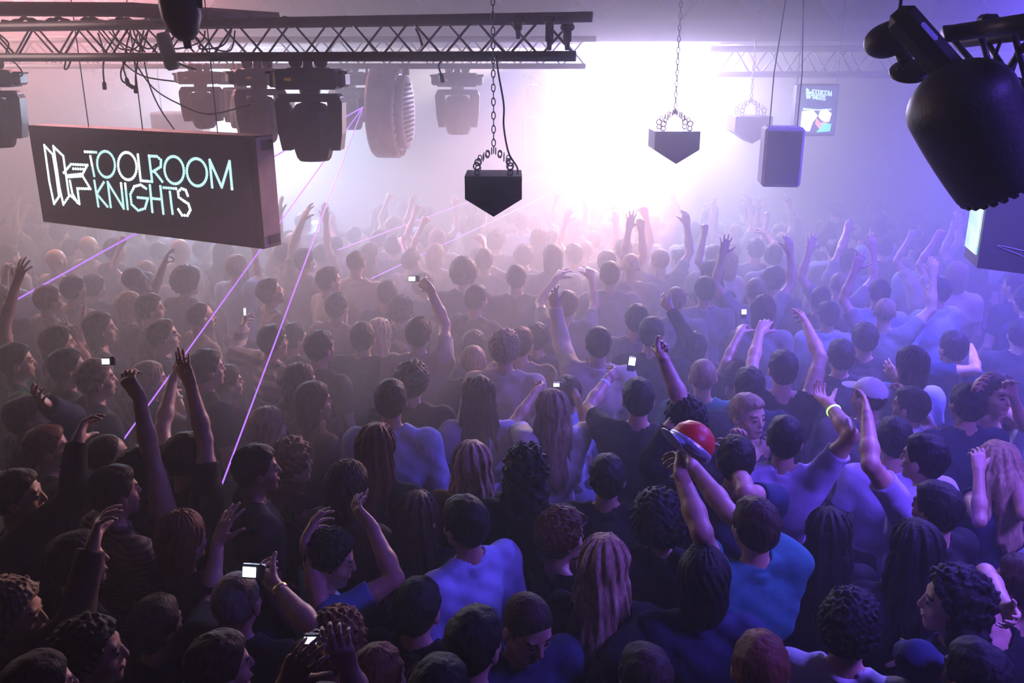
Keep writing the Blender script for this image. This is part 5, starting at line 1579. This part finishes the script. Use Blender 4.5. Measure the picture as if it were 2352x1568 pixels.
# the red and silver cap
c = at(1585, 1022, hy('red', 0) + .05)
M_REDC = node_mat('red_shiny_cloth', (.75, .03, .03), .4, bump=.3, bscale=40, var=.15)
M_SILC = node_mat('silver_foil_cloth', (.55, .6, .7), .3, .5, bump=.4, bscale=60, var=.2)
root = empty('peaked_cap', c, 'red and silver shiny cap held up in both hands', 'hat')
q = Matrix.Translation(c) @ Matrix.Rotation(R(40), 4, 'Y') @ Matrix.Rotation(R(-20), 4, 'X')
MB().lathe([(.088, -.02), (.092, .01), (.085, .045), (.062, .078), (.03, .094), (.008, .098)], q, 24, 1, 1.08).build('crown', M_REDC, root, True)
MB().lathe([(.094, -.024), (.096, -.004), (.094, .008)], q, 24, 1, 1.08).build('band', M_SILC, root, True)
mb = MB(); mb.lathe([(.060, -.003), (.064, 0), (.060, .003)], q @ Matrix.Translation((-.085, -.02, -.03)) @ Matrix.Rotation(R(14), 4, 'Y'), 24, .9, 1.1); mb.build('peak', M_SILC, root, True)

# sunglasses
hc, hM, hr_ = HANDS['shades_head']
root = empty('sunglasses', hc, 'black sunglasses pushed up into curly hair', 'glasses')
mb = MB(); g2 = lambda x, y, z: hc + hM @ V((x, y, z))
for sx in (-1, 1): mb.tube([g2(sx * .068, .085, .085), g2(sx * .092, .01, .060), g2(sx * .094, -.03, .04)], .0035, 6)
mb.tube([g2(-.01, .100, .088), g2(.01, .100, .088)], .003, 6)
mb.build('frame', M_BLACK2, root, True)
for sx in (-1, 1):
    T = Matrix.Translation(g2(sx * .036, .097, .086)) @ hM.to_4x4() @ Matrix.Rotation(R(-60), 4, 'X')
    MB().lathe([(.026, -.003), (.028, 0), (.022, .004)], T, 18, 1.1, .8).build('lens', M_GLASS, root, True)

# drinks glass
W = HANDS['cup'][1]
c = at(1425, 1418, W[0].y - .0)
M_DRINK = node_mat('dark_drink', (.05, .03, .02), .1, var=.05)
M_CLEAR = bpy.data.materials.new('clear_glass'); M_CLEAR.use_nodes = True
bb = M_CLEAR.node_tree.nodes['Principled BSDF']; bb.inputs['Transmission Weight'].default_value = 1; bb.inputs['Roughness'].default_value = .05; bb.inputs['IOR'].default_value = 1.3
root = empty('drinks_glass', c, 'clear glass with dark drink in the blonde woman\'s hand', 'glass')
T = Matrix.Translation(c)
MB().lathe([(.030, -.06), (.040, .05), (.038, .05), (.028, -.052), (.0, -.052)], T, 24).build('glass', M_CLEAR, root, True)
MB().lathe([(.0, -.05), (.0275, -.05), (.034, .015), (.0, .016)], T, 20).build('drink', M_DRINK, root, True)


def band_on(key, i, t, rad, w, m, name, label, face=False):
    Wp, u, n, s = HANDS[key][i]; E = HANDS[key + '_el'][i]; root = HANDS[key + '_head'][2]
    pnt = Wp.lerp(E, t); q = (Wp - E).normalized().to_track_quat('Z', 'Y').to_matrix().to_4x4(); q.translation = pnt
    inv = root.matrix_world.inverted() if False else (Matrix.Translation(root.location) @ root.rotation_euler.to_matrix().to_4x4()).inverted()
    mb = MB(); mb.lathe([(rad, -w), (rad + .004, -w * .6), (rad + .004, w * .6), (rad, w)], inv @ q, 18)
    if face:
        f = inv @ Matrix.Translation(pnt - n * (rad + .004)) @ (-n).to_track_quat('Z', 'Y').to_matrix().to_4x4(); mb.lathe([(.018, -.002), (.018, .006), (.015, .008)], f, 16)
    o = mb.build(name, m, None, True); o.parent = root
    o['label'] = label


M_GLOW = node_mat('glow_band', (.5, .9, .2), .4, em=(.6, 1, .25), es=1.2, var=.0)
band_on('cam1', 0, .10, .029, .012, METAL, 'bracelet', 'gold bracelet')
band_on('watch', 1, .10, .030, .012, M_BLACK2, 'wristwatch', 'dark wristwatch', True)
band_on('lilac', 1, .25, .034, .005, M_GLOW, 'wristband', 'glowing green wristband')
band_on('cam5', 0, .22, .032, .014, TMAT['white'], 'wristband', 'pale wristband')
band_on('cam6', 0, .55, .036, .006, M_BLACK2, 'wristband', 'dark wristband')
band_on('band', 1, .3, .034, .010, TMAT['white'], 'wristband', 'light wristband')

# earpieces and straps seen as small marks
assert sc.camera is not None
